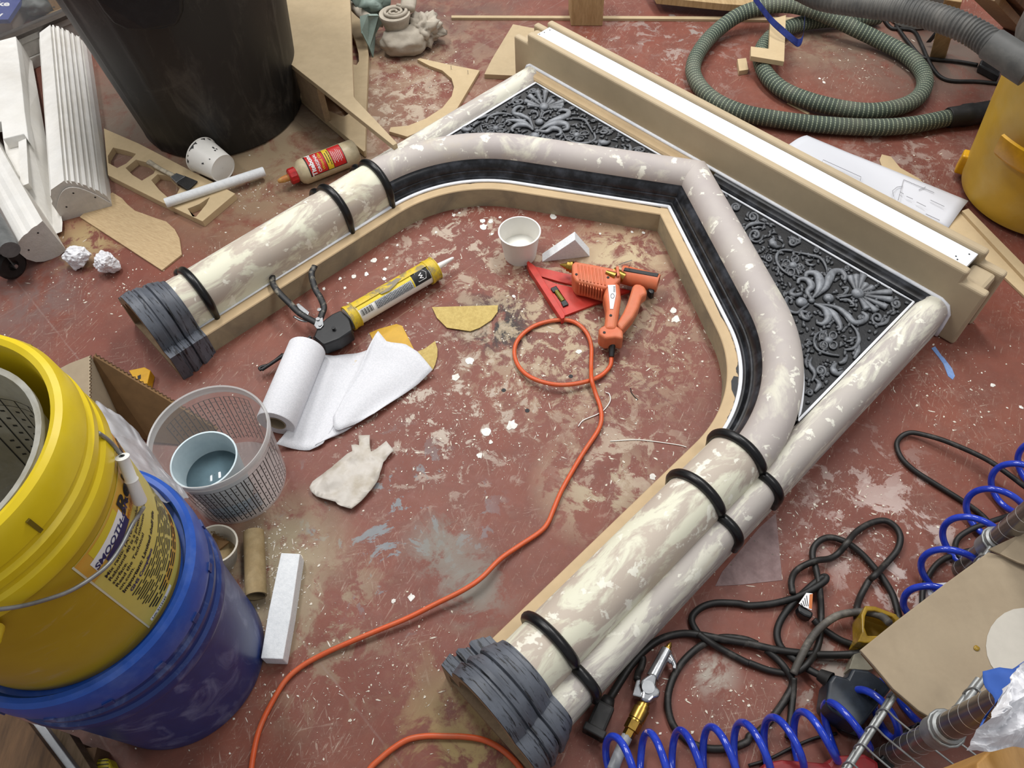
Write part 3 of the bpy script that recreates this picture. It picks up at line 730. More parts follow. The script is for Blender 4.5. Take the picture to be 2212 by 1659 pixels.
for x, z in ((-0.28, 0.035), (-0.02, 0.066), (0.3, 0.04)):
    q = mid - axis * 0.0055 + ex * (x * wdt) + V((0, 0, z)); v, f = cyl(q, q + axis * 0.001, 0.0022, n=8); obj('screw_hole', v, f, ink_black, hc)
# broken wedge shaped casting leaning over its neighbour
ws_ = thing('broken_casting', 'jagged broken white plaster casting between the fluted half column and the caster cart', 'casting', G(60, 330))
zt = 0.105
topf = [G(-60, 110, zt), G(-4, 88, zt), G(34, 78, zt), G(41, 130, zt), G(48, 190, zt), G(53, 240, zt), G(62, 305, zt), G(51, 289, zt), G(6, 300, zt), G(2, 262, zt), G(-60, 270, zt)]
v, f = slab([topf], (0, 0, -0.03)); o = obj('upper_slab', v, f, plaster, ws_, bevel=0.002)
botf = [G(6, 300, 0.075), G(51, 289, 0.075), G(55, 340, 0.075), G(63, 398, 0.075), G(40, 380, 0.075), G(12, 330, 0.075)]
v, f = slab([botf], (0, 0, -0.03)); obj('broken_shard', v, f, plaster, ws_, bevel=0.002)
a_, b_, c_, d_ = G(36, 84, 0.10), G(66, 112, 0.02), G(134, 500, 0.012), G(62, 396, 0.09)
e_ = G(118, 500, 0.004)
vs = [a_, b_, G(82, 200, 0.03), G(103, 320, 0.025), G(135, 480, 0.014), c_, e_, G(70, 408, 0.06), d_, G(54, 250, 0.095)]
v, f = slab([vs], (-0.02, -0.005, -0.004)); o = obj('sloping_side', v, f, plaster, ws_)
# half round casting whose end shows near the cart
pe = G(92, 569); ax = (G(30, 390, 0.05) - G(80, 478, 0.05)); ax.z = 0; ax.normalize()
outl = [(92, 477), (143, 540), (141, 569), (128, 569), (112, 560), (95, 565), (78, 566), (58, 560), (43, 548), (39, 532), (40, 522), (47, 513), (52, 508), (60, 503), (68, 494), (74, 490), (80, 487)]
fp = [on_plane(x, y, pe, ax) for x, y in outl]
for p in fp: p.z = max(p.z, 0.0)
tc = thing('half_round_casting', 'white fluted plaster casting with its grey rounded end beside the crumpled paper', 'casting', pe)
extrude_face('casting_body', fp, ax, 0.75, plaster, plaster_end, tc)
cen = sum(fp, V()) / len(fp)
for x, y in ((82, 503), (62, 540), (135, 552)):
    q = on_plane(x, y, pe, ax) - ax * 0.0008; v, f = cyl(q, q + ax * 0.001, 0.002, n=8); obj('screw_hole', v, f, ink_black, tc)

# ================================================================== caster cart at the left edge
cart = thing('caster_cart', 'grey steel cart corner on a black swivel caster at the left edge', 'cart', G(30, 590))
wc = G(38, 592); wc.z = 0.034
axw = U * 0.35 + Wd; axw.normalize()
v, f, _ = lathe([(0.012, -0.014), (0.028, -0.014), (0.034, -0.010), (0.034, 0.010), (0.028, 0.014), (0.012, 0.014), (0.012, -0.014)], wc, axw, 28); obj('wheel', v, f, black_rub, cart, smooth=True, autosmooth=30)
grey_steel = mat('grey_cart_steel', '#6b6d6c', '#595b5a', 0.45, 30, 0.4, 0.7)
fk = [wc + axw * 0.018 + V((0, 0, -0.008)) + ax * 0.0, wc + axw * 0.018 + ax * 0.03 + V((0, 0, 0.05)), wc + axw * 0.018 - ax * 0.012 + V((0, 0, 0.05)), wc + axw * 0.018 - ax * 0.010 + V((0, 0, -0.002))]
v, f = slab([fk], -axw * 0.003); obj('fork', v, f, grey_steel, cart)
v, f = slab([[p - axw * 0.036 for p in fk]], -axw * 0.003); obj('fork', v, f, grey_steel, cart)
v, f = cyl(wc - axw * 0.022, wc + axw * 0.022, 0.005, n=10); obj('axle', v, f, steel, cart)
v, f = cyl(G(22, 540, 0.09) , G(-60, 395, 0.09), 0.020, n=20); obj('frame_tube', v, f, grey_steel, cart, smooth=True, autosmooth=40)
v, f = box(wc + V((0, 0, 0.055)), (U, Wd, V((0, 0, 1))), (0.07, 0.06, 0.008)); obj('mounting_plate', v, f, grey_steel, cart)
v, f = cyl(G(-60, 480, 0.075), G(22, 530, 0.075), 0.014, n=14); obj('frame_tube', v, f, grey_steel, cart, smooth=True, autosmooth=40)

# ================================================================== black bin
TB = V((-0.735, 1.842, 0))
def bin_mat():
    t = NT('dusty_black_bin'); P = t.coords('Object')
    k = t.math('ADD', t.ramp(t.noise(t.coords('Object', (1, 1, 0.3)), 16, 8, 0.72, 0.8), [(0.52, 0.0), (0.75, 0.6)]), t.ramp(t.noise(P, 7, 6, 0.7, 1.0), [(0.56, 0.0), (0.8, 0.4)]))
    t.col(t.mix(k, '#100f0e', '#524d46')); t.set(Roughness=0.5); t.bump(t.noise(P, 60, 4), 0.1, 0.003); return t.m
binm = bin_mat()
tb = thing('rubbish_bin', 'large dusty black plastic rubbish bin with ribbed sides', 'bin', TB)
ribs = [math.radians(a) for a in (-170, -128, -104, -78, -50, -20, 20, 60, 100, 140)]
def bmod(a, h):
    k = 1.0
    for r_ in ribs:
        d = abs((a - r_ + math.pi) % (2 * math.pi) - math.pi)
        if d < 0.035: k += 0.014 * (1 - d / 0.035)
    return k
prof = [(0.001, 0.004), (0.19, 0.004), (0.205, 0.0), (0.212, 0.006), (0.2125, 0.02)] + [(0.2125 + 0.075 * i / 10, 0.02 + 0.66 * i / 10) for i in range(1, 11)] + [(0.305, 0.69), (0.308, 0.72), (0.295, 0.725), (0.280, 0.70), (0.20, 0.02), (0.001, 0.02)]
v, f, _ = lathe(prof, TB, n=160, mod=bmod); obj('bin_body', v, f, binm, tb, smooth=True, autosmooth=40)
# moulded handle bracket
def on_bin(x, y): 
    r = 0.27
    for k in range(6): p = on_cyl(x, y, TB.x, TB.y, r); r = 0.2125 + 0.075 * (min(max(p.z, 0), .7) - 0.02) / 0.66 + 0.016
    return p
hb = [on_bin(x, y) for x, y in ((200, -30), (206, 0), (222, 25), (245, 52), (275, 66), (315, 68), (355, 65), (383, 55), (394, 30), (394, 0), (392, -30))]
hcx = sum(hb, V()) / len(hb); inw = (V((TB.x, TB.y, hcx.z)) - hcx).normalized()
v, f = slab([hb], inw * 0.035); o = obj('handle', v, f, mat('bin_handle_black', '#0f0f10', '#1d1d1e', 0.5, 40, 0.5, 0.8, bump=0.3), tb, bevel=0.006, bseg=3)

# ================================================================== fibreboard form leaning by the bin
form = thing('fibreboard_form', 'tan fibreboard form of two spaced boards with a curved cutout beside the black bin', 'form', G(700, 250))
Z1, Z2 = 0.135, 0.022
up_ = [(574, -60), (568, 0), (565, 89), (700, 195), (849, 314), (858, 309), (810, 258), (768, 214), (764, 208), (760, 110), (757, 15), (752, -60)]
v, f = slab([px(up_, z=Z1)], (0, 0, -0.014)); obj('upper_board', v, f, mdf, form, bevel=0.001)
lo_o = [(600, -20), (576, 120), (573, 142), (680, 238), (785, 327), (789, 325), (790, 270), (796, 118), (790, 60), (778, -20)]
hole1 = [(640, 165), (655, 160), (700, 185), (752, 238), (752, 246), (742, 252), (712, 240), (680, 215), (655, 190)]
hole2 = [(760, 70), (768, 90), (774, 115), (775, 132), (770, 140), (760, 138), (745, 120), (742, 90), (750, 70)]
v, f = slab([px(lo_o, z=Z2), px(hole1, z=Z2), px(hole2, z=Z2)], (0, 0, -0.018)); obj('lower_board', v, f, mdf, form, bevel=0.001)
for a, b in (((600, 40), (585, 110)), ((690, -20), (700, 40)), ((640, 145), (690, 190))):
    A, B = G(*a, Z1 - 0.015), G(*b, Z1 - 0.015); A.z = B.z = (Z1 + Z2 - 0.014) / 2
    d = (B - A).normalized(); v, f = box((A + B) / 2, (d, V((0, 0, 1)).cross(d), V((0, 0, 1))), ((B - A).length, 0.016, Z1 - Z2 - 0.016)); obj('spacer', v, f, mdf_edge, form)

# ================================================================== plaster fragments
clay = mat('pale_plaster_clay', '#b3aa9b', '#9d9384', 0.9, 12, 0.4, 0.7, bump=0.4, bscale=70)
fr = thing('plaster_lump', 'lumpy grey plaster fragment with rough broken surface', 'plaster fragment', G(880, 115))
v, f = lump(G(872, 88, 0.035), 0.062, 0.16, 3, 4, (1.05, 0.75, 0.62), 1.5); obj('smooth_end', v, f, clay, fr, smooth=True)
v, f = lump(G(912, 62, 0.045), 0.052, 0.5, 8, 4, (1.0, 0.9, 0.75), 2.6); obj('rough_break', v, f, clay, fr, smooth=True)
vol = thing('volute_casting', 'cream plaster scroll volute resting on the lumpy fragment', 'casting', G(858, 45, 0.0))
vz = 0.105; cvo = G(852, 28, vz)
pth = []
for i in range(40):
    t = i / 39; a = 1.4 - t * 2.3 * 2 * math.pi; r = 0.036 * (1 - 0.85 * t); pth.append(cvo + V((r * math.cos(a), r * 0.9 * math.sin(a), 0.004)))
v, f, _ = tube(pth, lambda L, t: 0.0055 * (1 - 0.4 * t), 8); obj('scroll', v, f, clay, vol, smooth=True)
v, f, _ = lathe([(0.001, 0.0), (0.043, 0.0), (0.044, -0.006), (0.036, -0.03), (0.030, -0.05), (0.001, -0.055)], cvo, n=30); obj('scroll_body', v, f, clay, vol, smooth=True, autosmooth=40)
v, f, _ = tube(spline([cvo + V((0.035, 0.012, 0)), cvo + V((0.04, 0.05, 0.01)), cvo + V((0.035, 0.12, 0.02)), cvo + V((0.03, 0.2, 0.02))], 5), 0.022, 10, flat=0.6); obj('stem', v, f, clay, vol, smooth=True)
green = mat('pale_green_plastic', '#8c9c93', '#6d7f76', 0.5, 14, 0.4, 0.7)
lf = [G(777, 35, 0.10), G(780, 70, 0.07), G(795, 100, 0.03), G(803, 121, 0.003), G(806, 100, 0.02), G(808, 70, 0.05), G(822, 45, 0.08), G(815, 30, 0.10), G(795, 30, 0.11)]
v, f = slab([lf], (0.004, -0.004, -0.003)); o = obj('green_leaf', v, f, green); tag(o, 'pointed pale green plastic leaf hanging beside the plaster volute', 'leaf')
v, f = lump(G(805, 5, 0.10), 0.06, 0.5, 12, 3, (0.8, 0.7, 0.7), 2.2, True); o = obj('green_wrap', v, f, green, smooth=True); tag(o, 'crumpled pale green plastic wrap behind the volute', 'wrap')
v, f, _ = tube(spline([G(745, -10, 0.1), G(775, 25, 0.09), G(800, 42, 0.08), G(828, 48, 0.07)], 6), 0.014, 10); o = obj('plaster_tendril', v, f, clay, smooth=True); tag(o, 'curved cream plaster rod behind the green leaf', 'casting')

# ================================================================== loose boards on the floor, top
def board(name, label, cat, pts, th, m, z=None, edge=None, holes=(), k=1, x0=0, y0=0, bevel=0.0008):
    z = th if z is None else z
    loops = [px(pts, k, x0, y0, z)] + [px(h, k, x0, y0, z) for h in holes]
    v, f = slab(loops, (0, 0, -th)); o = obj(name, v, f, m, bevel=bevel); tag(o, label, cat); return o
cres = [(1425, 505), (1450, 495), (1700, 550), (1960, 600), (1770, 920), (1600, 1060), (1340, 1165), (1185, 1120), (1200, 1085), (1350, 1070), (1500, 1010), (1640, 920), (1720, 820), (1740, 740), (1720, 670), (1640, 600), (1530, 560)]
board('crescent_offcut', 'tan board offcut with a large semicircular bite lying beside the mantel corner', 'offcut', cres, 0.010, mdf_pale, k=3.95, x0=540)
crs = bpy.data.objects['crescent_offcut']
for x_, y_ in ((975, 150), (1011, 160)):
    q = G(x_, y_, 0.010); v, f = cyl(q, q + V((0, 0, 0.012)), 0.0008, n=6); obj('nail', v, f, steel, crs)
board('board_offcut', 'tapered tan board offcut behind the mantel header end', 'offcut', [(1108, 52), (1160, 62), (1180, 80), (1150, 165), (1046, 160), (1062, 128)], 0.014, mdf)
board('thin_lath', 'long thin wooden lath crossing the floor at the top', 'lath', [(975, 33), (1300, 34), (1660, 36), (1740, 38), (1740, 44), (1500, 41), (1200, 39), (975, 38)], 0.008, mdf)
v, f = box(G(1266, -5, 0.06), (G(1300, 0) - G(1230, 0), V((0, 1, 0)), V((0, 0, 1))), (0.092, 0.09, 0.12)); o = obj('wood_block', v, f, pine, bevel=0.002); tag(o, 'squared pine block end standing above the long lath', 'block')
o.location.z = 0.0
board('raised_plank', 'grey edged plank along the top behind the green hose', 'plank', [(1400, -40), (1420, -6), (1560, 8), (1620, 12), (1690, 4), (1700, -40)], 0.02, pine, z=0.05)

# ================================================================== green extraction hose
def hose_mat():
    t = NT('woven_green_hose'); tc = t.n('ShaderNodeTexCoord'); sx = t.n('ShaderNodeSeparateXYZ'); t.l(tc.outputs['UV'], sx.inputs[0])
    w = t.math('SINE', t.math('MULTIPLY', sx.outputs['X'], 2 * math.pi / 0.0105)); w2 = t.math('SINE', t.math('ADD', t.math('MULTIPLY', sx.outputs['Y'], 2 * math.pi * 22), t.math('MULTIPLY', sx.outputs['X'], 300)))
    rib = t.ramp(w, [(0.35, 0.0), (0.75, 1.0)]); dots = t.ramp(w2, [(0.4, 0.35), (0.7, 1.0)])
    c = t.mix(t.math('MULTIPLY', rib, dots), '#39443a', '#98a38a'); P = t.coords('Object')
    c = t.mix(t.ramp(t.noise(P, 8, 6), [(0.5, 0.0), (0.8, 0.5)]), c, '#8a8676')
    t.col(c); t.set(Roughness=0.7); t.bump(rib, 0.6, 0.002); return t.m
hose = thing('dust_hose', 'coiled green woven dust extraction hose with black end cuff', 'hose', G(1750, 170))
hp = [(2052, 254, .024), (1968, 270, .024), (1888, 275, .024), (1781, 270, .024), (1674, 257, .024), (1600, 242, .024), (1545, 218, .024), (1510, 185, .024), (1497, 150, .024), (1510, 112, .026), (1545, 70, .03), (1595, 33, .05),
      (1650, 15, .07), (1700, 11, .075), (1745, 19, .072), (1794, 37, .06), (1847, 62, .045), (1901, 88, .03), (1952, 115, .026), (1986, 145, .024), (1998, 177, .024), (1986, 207, .024), (1955, 227, .024), (1908, 238, .026), (1861, 240, .026),
      (1800, 231, .026), (1740, 215, .026), (1690, 193, .026), (1657, 163, .026), (1643, 130, .026), (1648, 102, .026), (1668, 78, .026), (1702, 60, .026), (1745, 48, .026), (1790, 43, .026), (1840, 42, .026), (1900, 36, .024)]
path = spline([G(x, y, z) for x, y, z in hp], 14)
v, f, uv = tube(path, 0.0205, 18); obj('hose_tube', v, f, hose_mat(), hose, smooth=True, uvs=uv)
q0, q1 = G(2050, 254, .024), G(2139, 241, .026); d = (q1 - q0).normalized(); L = (q1 - q0).length
v, f, _ = lathe([(0.001, -0.004), (0.023, -0.004), (0.025, 0.0), (0.025, L * 0.3), (0.0275, L * 0.34), (0.0275, L * 0.55), (0.026, L * 0.6), (0.027, L * 0.98), (0.025, L), (0.021, L), (0.021, L * 0.7), (0.001, L * 0.7)], q0, d, 28)
lab(obj('cuff', v, f, black_rub, hose, smooth=True, autosmooth=35), 'black rubber cuff')
strap = mat('blue_strap', '#2b3c8c', '#22306f', 0.7, 60)
sp = [G(1628, -8, 0.115), G(1648, 20, 0.108), G(1668, 45, 0.10), G(1690, 65, 0.09), G(1712, 84, 0.075), G(1724, 92, 0.06), G(1733, 85, 0.07), G(1737, 62, 0.09), G(1738, 40, 0.10)]
vs = []; wv = V((0.0, 0.004, 0.008))
path = spline(sp, 5)
for p in path: vs += [p + wv, p - wv]
fs = [(2 * i, 2 * i + 1, 2 * i + 3, 2 * i + 2) for i in range(len(path) - 1)]
v, f = thicken(vs, fs, 0.002); o = obj('hose_strap', v, f, strap); tag(o, 'blue hook and loop strap tied round the green hose', 'strap')
lb = [(1664, 42), (1698, 32), (1694, 133), (1690, 132), (1622, 121), (1622, 100), (1661, 105)]
o = board('corner_bracket_offcut', 'L shaped tan board offcut resting on the green hose', 'offcut', lb, 0.014, mdf_pale, z=0.062)
board('small_block_offcut', 'tiny tan board cube inside the hose coil', 'offcut', [(1593, 127), (1612, 125), (1617, 150), (1597, 153)], 0.014, mdf_pale)
board('thin_offcut', 'narrow tan sliver tucked under the green hose', 'offcut', [(1700, 222), (1745, 246), (1750, 244), (1705, 219)], 0.003, mdf_pale)

# ================================================================== yellow vacuum with ribbed grey hose
VC = V((1.225, 1.330, 0))
yel_vac = mat('dusty_yellow_plastic', '#c49d33', '#c8ad66', 0.45, 5, 0.42, 0.75, fine=0.08)
yel_tray = mat('bright_yellow_plastic', '#d9a514', '#cf9a10', 0.35, 20)
grey_lid = mat('dusty_grey_plastic', '#4a4a48', '#77746e', 0.55, 12, 0.42, 0.72)
vac = thing('shop_vacuum', 'dusty yellow drum shop vacuum with grey lid at the right edge', 'vacuum', VC)
v, f, _ = lathe([(0.001, 0.01), (0.14, 0.01), (0.158, 0.014), (0.162, 0.03), (0.168, 0.10), (0.178, 0.20), (0.186, 0.30), (0.192, 0.36), (0.196, 0.37), (0.001, 0.371)], VC, n=64); obj('drum', v, f, yel_vac, vac, smooth=True, autosmooth=40)
v, f, _ = lathe([(0.172, 0.165), (0.197, 0.172), (0.208, 0.185), (0.212, 0.225), (0.206, 0.227), (0.196, 0.193), (0.174, 0.185)], VC, n=30, a0=math.radians(196), a1=math.radians(262)); obj('tool_tray', v, f, yel_tray, vac, smooth=True, autosmooth=35)
v, f, _ = lathe([(0.197, 0.350), (0.202, 0.36), (0.202, 0.40), (0.196, 0.42), (0.17, 0.45), (0.10, 0.47), (0.001, 0.475)], VC, n=48); obj('lid', v, f, grey_lid, vac, smooth=True, autosmooth=40)
for ang in (195, 232):
    a = math.radians(ang); c = VC + V((math.cos(a) * 0.203, math.sin(a) * 0.203, 0.385)); v, f = box(c, (V((-math.sin(a), math.cos(a), 0)), V((math.cos(a), math.sin(a), 0)), V((0, 0, 1))), (0.05, 0.018, 0.07)); obj('latch', v, f, black_plastic, vac, bevel=0.004)
for ang in (150, 250):
    a = math.radians(ang); c = VC + V((math.cos(a) * 0.165, math.sin(a) * 0.165, 0.04)); v, f = box(c, (V((-math.sin(a), math.cos(a), 0)), V((math.cos(a), math.sin(a), 0)), V((0, 0, 1))), (0.03, 0.022, 0.05)); obj('caster_foot', v, f, yel_tray, vac, bevel=0.004)
hz = [(1700, -40, .34), (1770, -6, .36), (1850, 8, .38), (1930, 18, .40), (2000, 32, .41), (2060, 50, .42), (2110, 74, .42), (2145, 98, .42)]
path = spline([G(x, y, z) for x, y, z in hz], 40)
def ribr(L, t): return 0.0235 + 0.0018 * math.sin(L * 2 * math.pi / 0.0085)
v, f, uv = tube(path, ribr, 18); o = obj('ribbed_hose', v, f, grey_lid, vac, smooth=True); lab(o, 'dusty grey ribbed hose')
q0, q1 = G(2138, 93, .42), G(2208, 138, .41)
v, f, _ = lathe([(0.001, 0), (0.026, 0), (0.028, 0.004), (0.028, 0.05), (0.031, 0.055), (0.031, (q1 - q0).length + .02), (0.001, (q1 - q0).length + .02)], q0, q1 - q0, 28); obj('hose_cuff', v, f, grey_lid, vac, smooth=True, autosmooth=35)
# power lead and plug behind it
def cord(name, label, pts, r, m, cat='cord', z=0.005, n=7, sub=7, group=None, end=None):
    P = [G(p[0], p[1], p[2] if len(p) > 2 else z) for p in pts]
    v, f, _ = tube(spline(P, sub), r, n); o = obj(name, v, f, m, smooth=True); tag(o, label, cat, group); return o
cord('power_lead', 'thin dark power lead running to the yellow vacuum', [(1905, 35), (1925, 60), (1950, 62), (1975, 68), (1990, 95), (2003, 125), (2018, 152), (2035, 168), (2060, 175), (2110, 176), (2160, 181), (2200, 184)], 0.005, black_rub)
pl = cord('plug_lead', 'black lead ending in an inline plug beside the vacuum', [(1935, 55), (1965, 95), (1990, 122), (2020, 128), (2070, 133), (2112, 140)], 0.005, black_rub, z=0.006)
v, f = box((G(2112, 140, 0.012) + G(2160, 166, 0.012)) / 2, (G(2160, 166) - G(2112, 140), V((0.5, 0.8, 0)), V((0, 0, 1))), (0.062, 0.03, 0.022)); obj('plug_body', v, f, black_plastic, pl, bevel=0.004)

# ================================================================== stands and timber at the upper right
t1 = thing('pine_stud', 'leaning square pine stud behind the grey hose', 'timber', G(2028, 120))
A, B = G(2027, 118, 0.0), G(2062, -10, 0.22); d = (B - A).normalized()
v, f = box((A + B) / 2, (d, V((0.9, -0.4, 0)), d.cross(V((0.9, -0.4, 0)))), ((B - A).length, 0.04, 0.03)); obj('post', v, f, pine, t1, bevel=0.002)
v, f = slab([[G(2000, 92, 0.01), G(2030, 55, 0.06), G(2034, 60, 0.06), G(2006, 92, 0.01)]], (0.006, 0.0, 0)); obj('brace', v, f, black_plastic, t1)
v, f, _ = lathe([(0.001, 0.002), (0.06, 0.002), (0.066, 0.006), (0.072, 0.12), (0.068, 0.12), (0.06, 0.01)], G(1968, 40), n=30); o = obj('grey_tub', v, f, mat('dusty_grey_tub', '#86847f', '#75726c', 0.6, 12), smooth=True, autosmooth=40); tag(o, 'dusty grey tub on the floor under the ribbed hose', 'tub')
for i, (a, b, m_) in enumerate((((2128, -10), (2195, 60), mdf_edge), ((2165, -20), (2225, 40), dark_wood))):
    A, B = G(*a, 0.30), G(*b, 0.02); d = (B - A).normalized(); s_ = d.cross(V((0, 0, 1))).normalized()
    v, f = box((A + B) / 2, (d, s_, d.cross(s_)), ((B - A).length + .1, 0.07, 0.018)); o = obj('leaning_board', v, f, m_, bevel=0.001)
    tag(o, ['pale dusty board leaning in the top right corner', 'brown dusty board leaning at the far right corner'][i], 'board', 'leaning boards in the corner')

# ================================================================== drawing and boards behind the header
def draw_mat():
    t = NT('pencil_drawing_paper'); t.col('#cfd1d7'); t.set(Roughness=0.8); return t.m
dr = thing('pencil_drawing', 'white sheet with faint pencil drawing lying behind the header', 'drawing', G(1900, 400))
zp = lambda u, v_, p: 0.006 * math.sin(u * 3.0) * (0.4 + 0.6 * v_) + 0.004 * math.sin(v_ * 5)
v, f = coons(px([(1743, 292), (1830, 330), (1950, 378), (2092, 434)], z=.012), px([(2092, 434), (2068, 465), (2050, 490)], z=.012), px([(1690, 318), (1800, 375), (1930, 436), (2050, 490)], z=.012), px([(1743, 292), (1718, 304), (1690, 318)], z=.012), 20, 8, zp)
v, f = thicken(v, f, 0.0006); obj('sheet', v, f, draw_mat(), dr, smooth=True)
pen = mat('pencil_line', '#9a9ba0', None, 0.7, fine=0)
for pl_ in ([(1775, 352), (1778, 345), (1860, 382), (1858, 390)], [(1940, 432), (1952, 388), (2018, 416)], [(1930, 424), (1928, 412), (1938, 404), (1950, 402)], [(1944, 414), (1952, 419)], [(1958, 424), (1972, 430)], [(1980, 436), (2000, 446)], [(2010, 432), (2040, 446)], [(1985, 410), (2000, 404)], [(2000, 462), (2030, 476)]):
    v, f, _ = tube([G(x, y, 0.0215) for x, y in pl_], 0.0007, 5); obj('pencil_line', v, f, pen, dr)
board('curved_offcut', 'tan offcut with a wavy edge half under the pencil drawing', 'offcut', [(1900, 345), (1905, 333), (1925, 338), (1945, 362), (1985, 385), (2030, 425), (1960, 420), (1910, 372)], 0.004, mdf_pale)
board('long_board', 'long tan board under the drawing running past the yellow vacuum', 'board', [(2050, 465), (2080, 455), (2212, 600), (2260, 650), (2225, 650), (2140, 570), (2040, 500)], 0.006, mdf_pale)
board('long_board', 'narrow tan strip along the long board beside the vacuum', 'board', [(2078, 455), (2092, 450), (2280, 640), (2260, 650)], 0.014, mdf_pale)
# ================================================================== left middle: boards, cup, brush, glue
fo = [(224, 277), (300, 310), (400, 362), (508, 418), (437, 478), (340, 432), (233, 378)]
K = 3.95
h1 = [(920, 1330), (965, 1258), (1080, 1285), (1160, 1312), (1130, 1345), (1075, 1395), (1000, 1432), (925, 1390)]
h2 = [(1072, 1432), (1160, 1362), (1250, 1385), (1330, 1440), (1310, 1480), (1210, 1540), (1130, 1490)]
h3 = [(1290, 1535), (1345, 1485), (1440, 1500), (1540, 1590), (1510, 1650), (1450, 1700), (1360, 1620)]
h4 = [(1600, 1780), (1700, 1740), (1790, 1680), (1760, 1740), (1670, 1850), (1640, 1850)]
board('slotted_frame_board', 'thick board with a row of shaped cutouts under the paintbrush', 'board', [(x * K, y * K) for x, y in fo], 0.018, mdf_pale, holes=(h1, h2, h3, h4), k=K)
board('plywood_offcut', 'thin plywood offcut with a rounded side near the crumpled papers', 'offcut',
      [(680, 1850), (800, 1730), (960, 1640), (1040, 1690), (1090, 1745), (1150, 1795), (1300, 1850), (1420, 1890), (1490, 1955), (1530, 2030), (1550, 2170), (1380, 2305), (1050, 2090)], 0.005, plywood, k=K)
white_cup = mat('white_paper_cup', '#e3e0d9', None, 0.45, 20, fine=0.02)
def cup(name, label, c, axis, r0, r1, h, m=white_cup, fill=None, smear=False):
    t_ = thing(name, label, 'cup', V((c[0], c[1], 0)))
    pr = [(0.001, 0.002), (r0 - 0.002, 0.002), (r0, 0.0), (r0 + 0.0005, 0.004), (r1, h - 0.002), (r1 + 0.0022, h - 0.001), (r1 + 0.0022, h + 0.001), (r1 - 0.0008, h + 0.0012), (r1 - 0.0012, h - 0.003), (r0 - 0.001, 0.006), (0.001, 0.006)]
    v, f, _ = lathe(pr, c, axis, 40); obj('cup_wall', v, f, m, t_, smooth=True, autosmooth=40)
    if fill:
        hz_, mf = fill; rr_ = r0 + (r1 - r0) * hz_ / h - 0.0012
        v, f, _ = lathe([(0.0005, hz_), (rr_, hz_), (rr_, hz_ - 0.002)], c, axis, 36); obj('liquid', v, f, mf, t_, smooth=True)
    return t_
milk = mat('white_liquid', '#f4f3ec', None, 0.25, fine=0)
cup('paper_cup', 'white paper cup of white filler beside the foam wedge', (0.0348, 1.234, 0), (0, 0, 1), 0.0354, 0.0445, 0.071, fill=(0.026, milk))
A, B = G(482, 364, 0.036), G(428, 330, 0.044); tipped = cup('paper_cup', 'tipped white paper cup smeared with black paint by the bin', A, B - A, 0.035, 0.044, 0.075)
ax_ = (B - A).normalized(); xx, yy, zz = frame(ax_)
smr = random.Random(5)
for k in range(16):
    a = smr.uniform(0.2, 3.0); h = 0.074 - (0 if k < 11 else smr.uniform(0.03, 0.06)); s = smr.uniform(0.0025, 0.008) * (1 if k < 11 else 0.5); pts = []
    for j in range(10):
        aa = a + math.cos(j * .628) * s / 0.044 * smr.uniform(.3, 1.4); hh = min(h + math.sin(j * .628) * s * smr.uniform(.3, 1.4), 0.0745); r_ = 0.035 + 0.009 * hh / 0.075 + 0.0008
        pts.append(A + xx * r_ * math.cos(aa) + yy * r_ * math.sin(aa) + zz * hh)
    obj('paint_smear', pts, [tuple(range(10))], ink_black, tipped)
# paintbrush
br = thing('paintbrush', 'small paintbrush with crusted cream handle and dark bristles', 'paintbrush', G(370, 380, 0.018))
P_ = [G(x, y, z) for x, y, z in ((321, 350, .030), (333, 357, .030), (350, 367, .029), (366, 375, .028), (377, 382, .028))]
v, f, _ = tube(spline(P_, 5), lambda L, t: 0.0075 - 0.002 * math.sin(t * 3.1), 10, flat=0.7); obj('handle', v, f, mat('crusted_cream_paint', '#b4aa95', '#857a69', 0.7, 60, 0.45, 0.6), br, smooth=True)
def frustum_box(p0, p1, w0, w1, h0, h1, upv=V((0, 0, 1))):
    d = (V(p1) - V(p0)).normalized(); s = d.cross(upv).normalized(); u_ = s.cross(d)
    vs = [V(p) + s * (w / 2 * i) + u_ * (h / 2 * j) for p, w, h in ((p0, w0, h0), (p1, w1, h1)) for i, j in ((-1, -1), (1, -1), (1, 1), (-1, 1))]
    return vs, [(0, 3, 2, 1), (4, 5, 6, 7), (0, 1, 5, 4), (1, 2, 6, 5), (2, 3, 7, 6), (3, 0, 4, 7)]
v, f = frustum_box(G(376, 381, .028), G(392, 391, .027), 0.018, 0.028, 0.010, 0.011); obj('ferrule', v, f, steel, br, bevel=0.001)
v, f = frustum_box(G(391, 390, .027), G(417, 402, .022), 0.028, 0.036, 0.011, 0.004); obj('bristles', v, f, black_rub, br, bevel=0.001)
# foam stick
fs_ = thing('foam_stick', 'long round white foam stick across the slotted board', 'foam stick', G(460, 400))
A, B = G(357, 439, 0.030), G(571, 370, 0.022); v, f, _ = lathe([(0.001, 0), (0.0105, 0.0), (0.0115, 0.002), (0.0115, (B - A).length - .002), (0.0105, (B - A).length), (0.001, (B - A).length)], A, B - A, 18); obj('rod', v, f, white_foam, fs_, smooth=True, autosmooth=35)
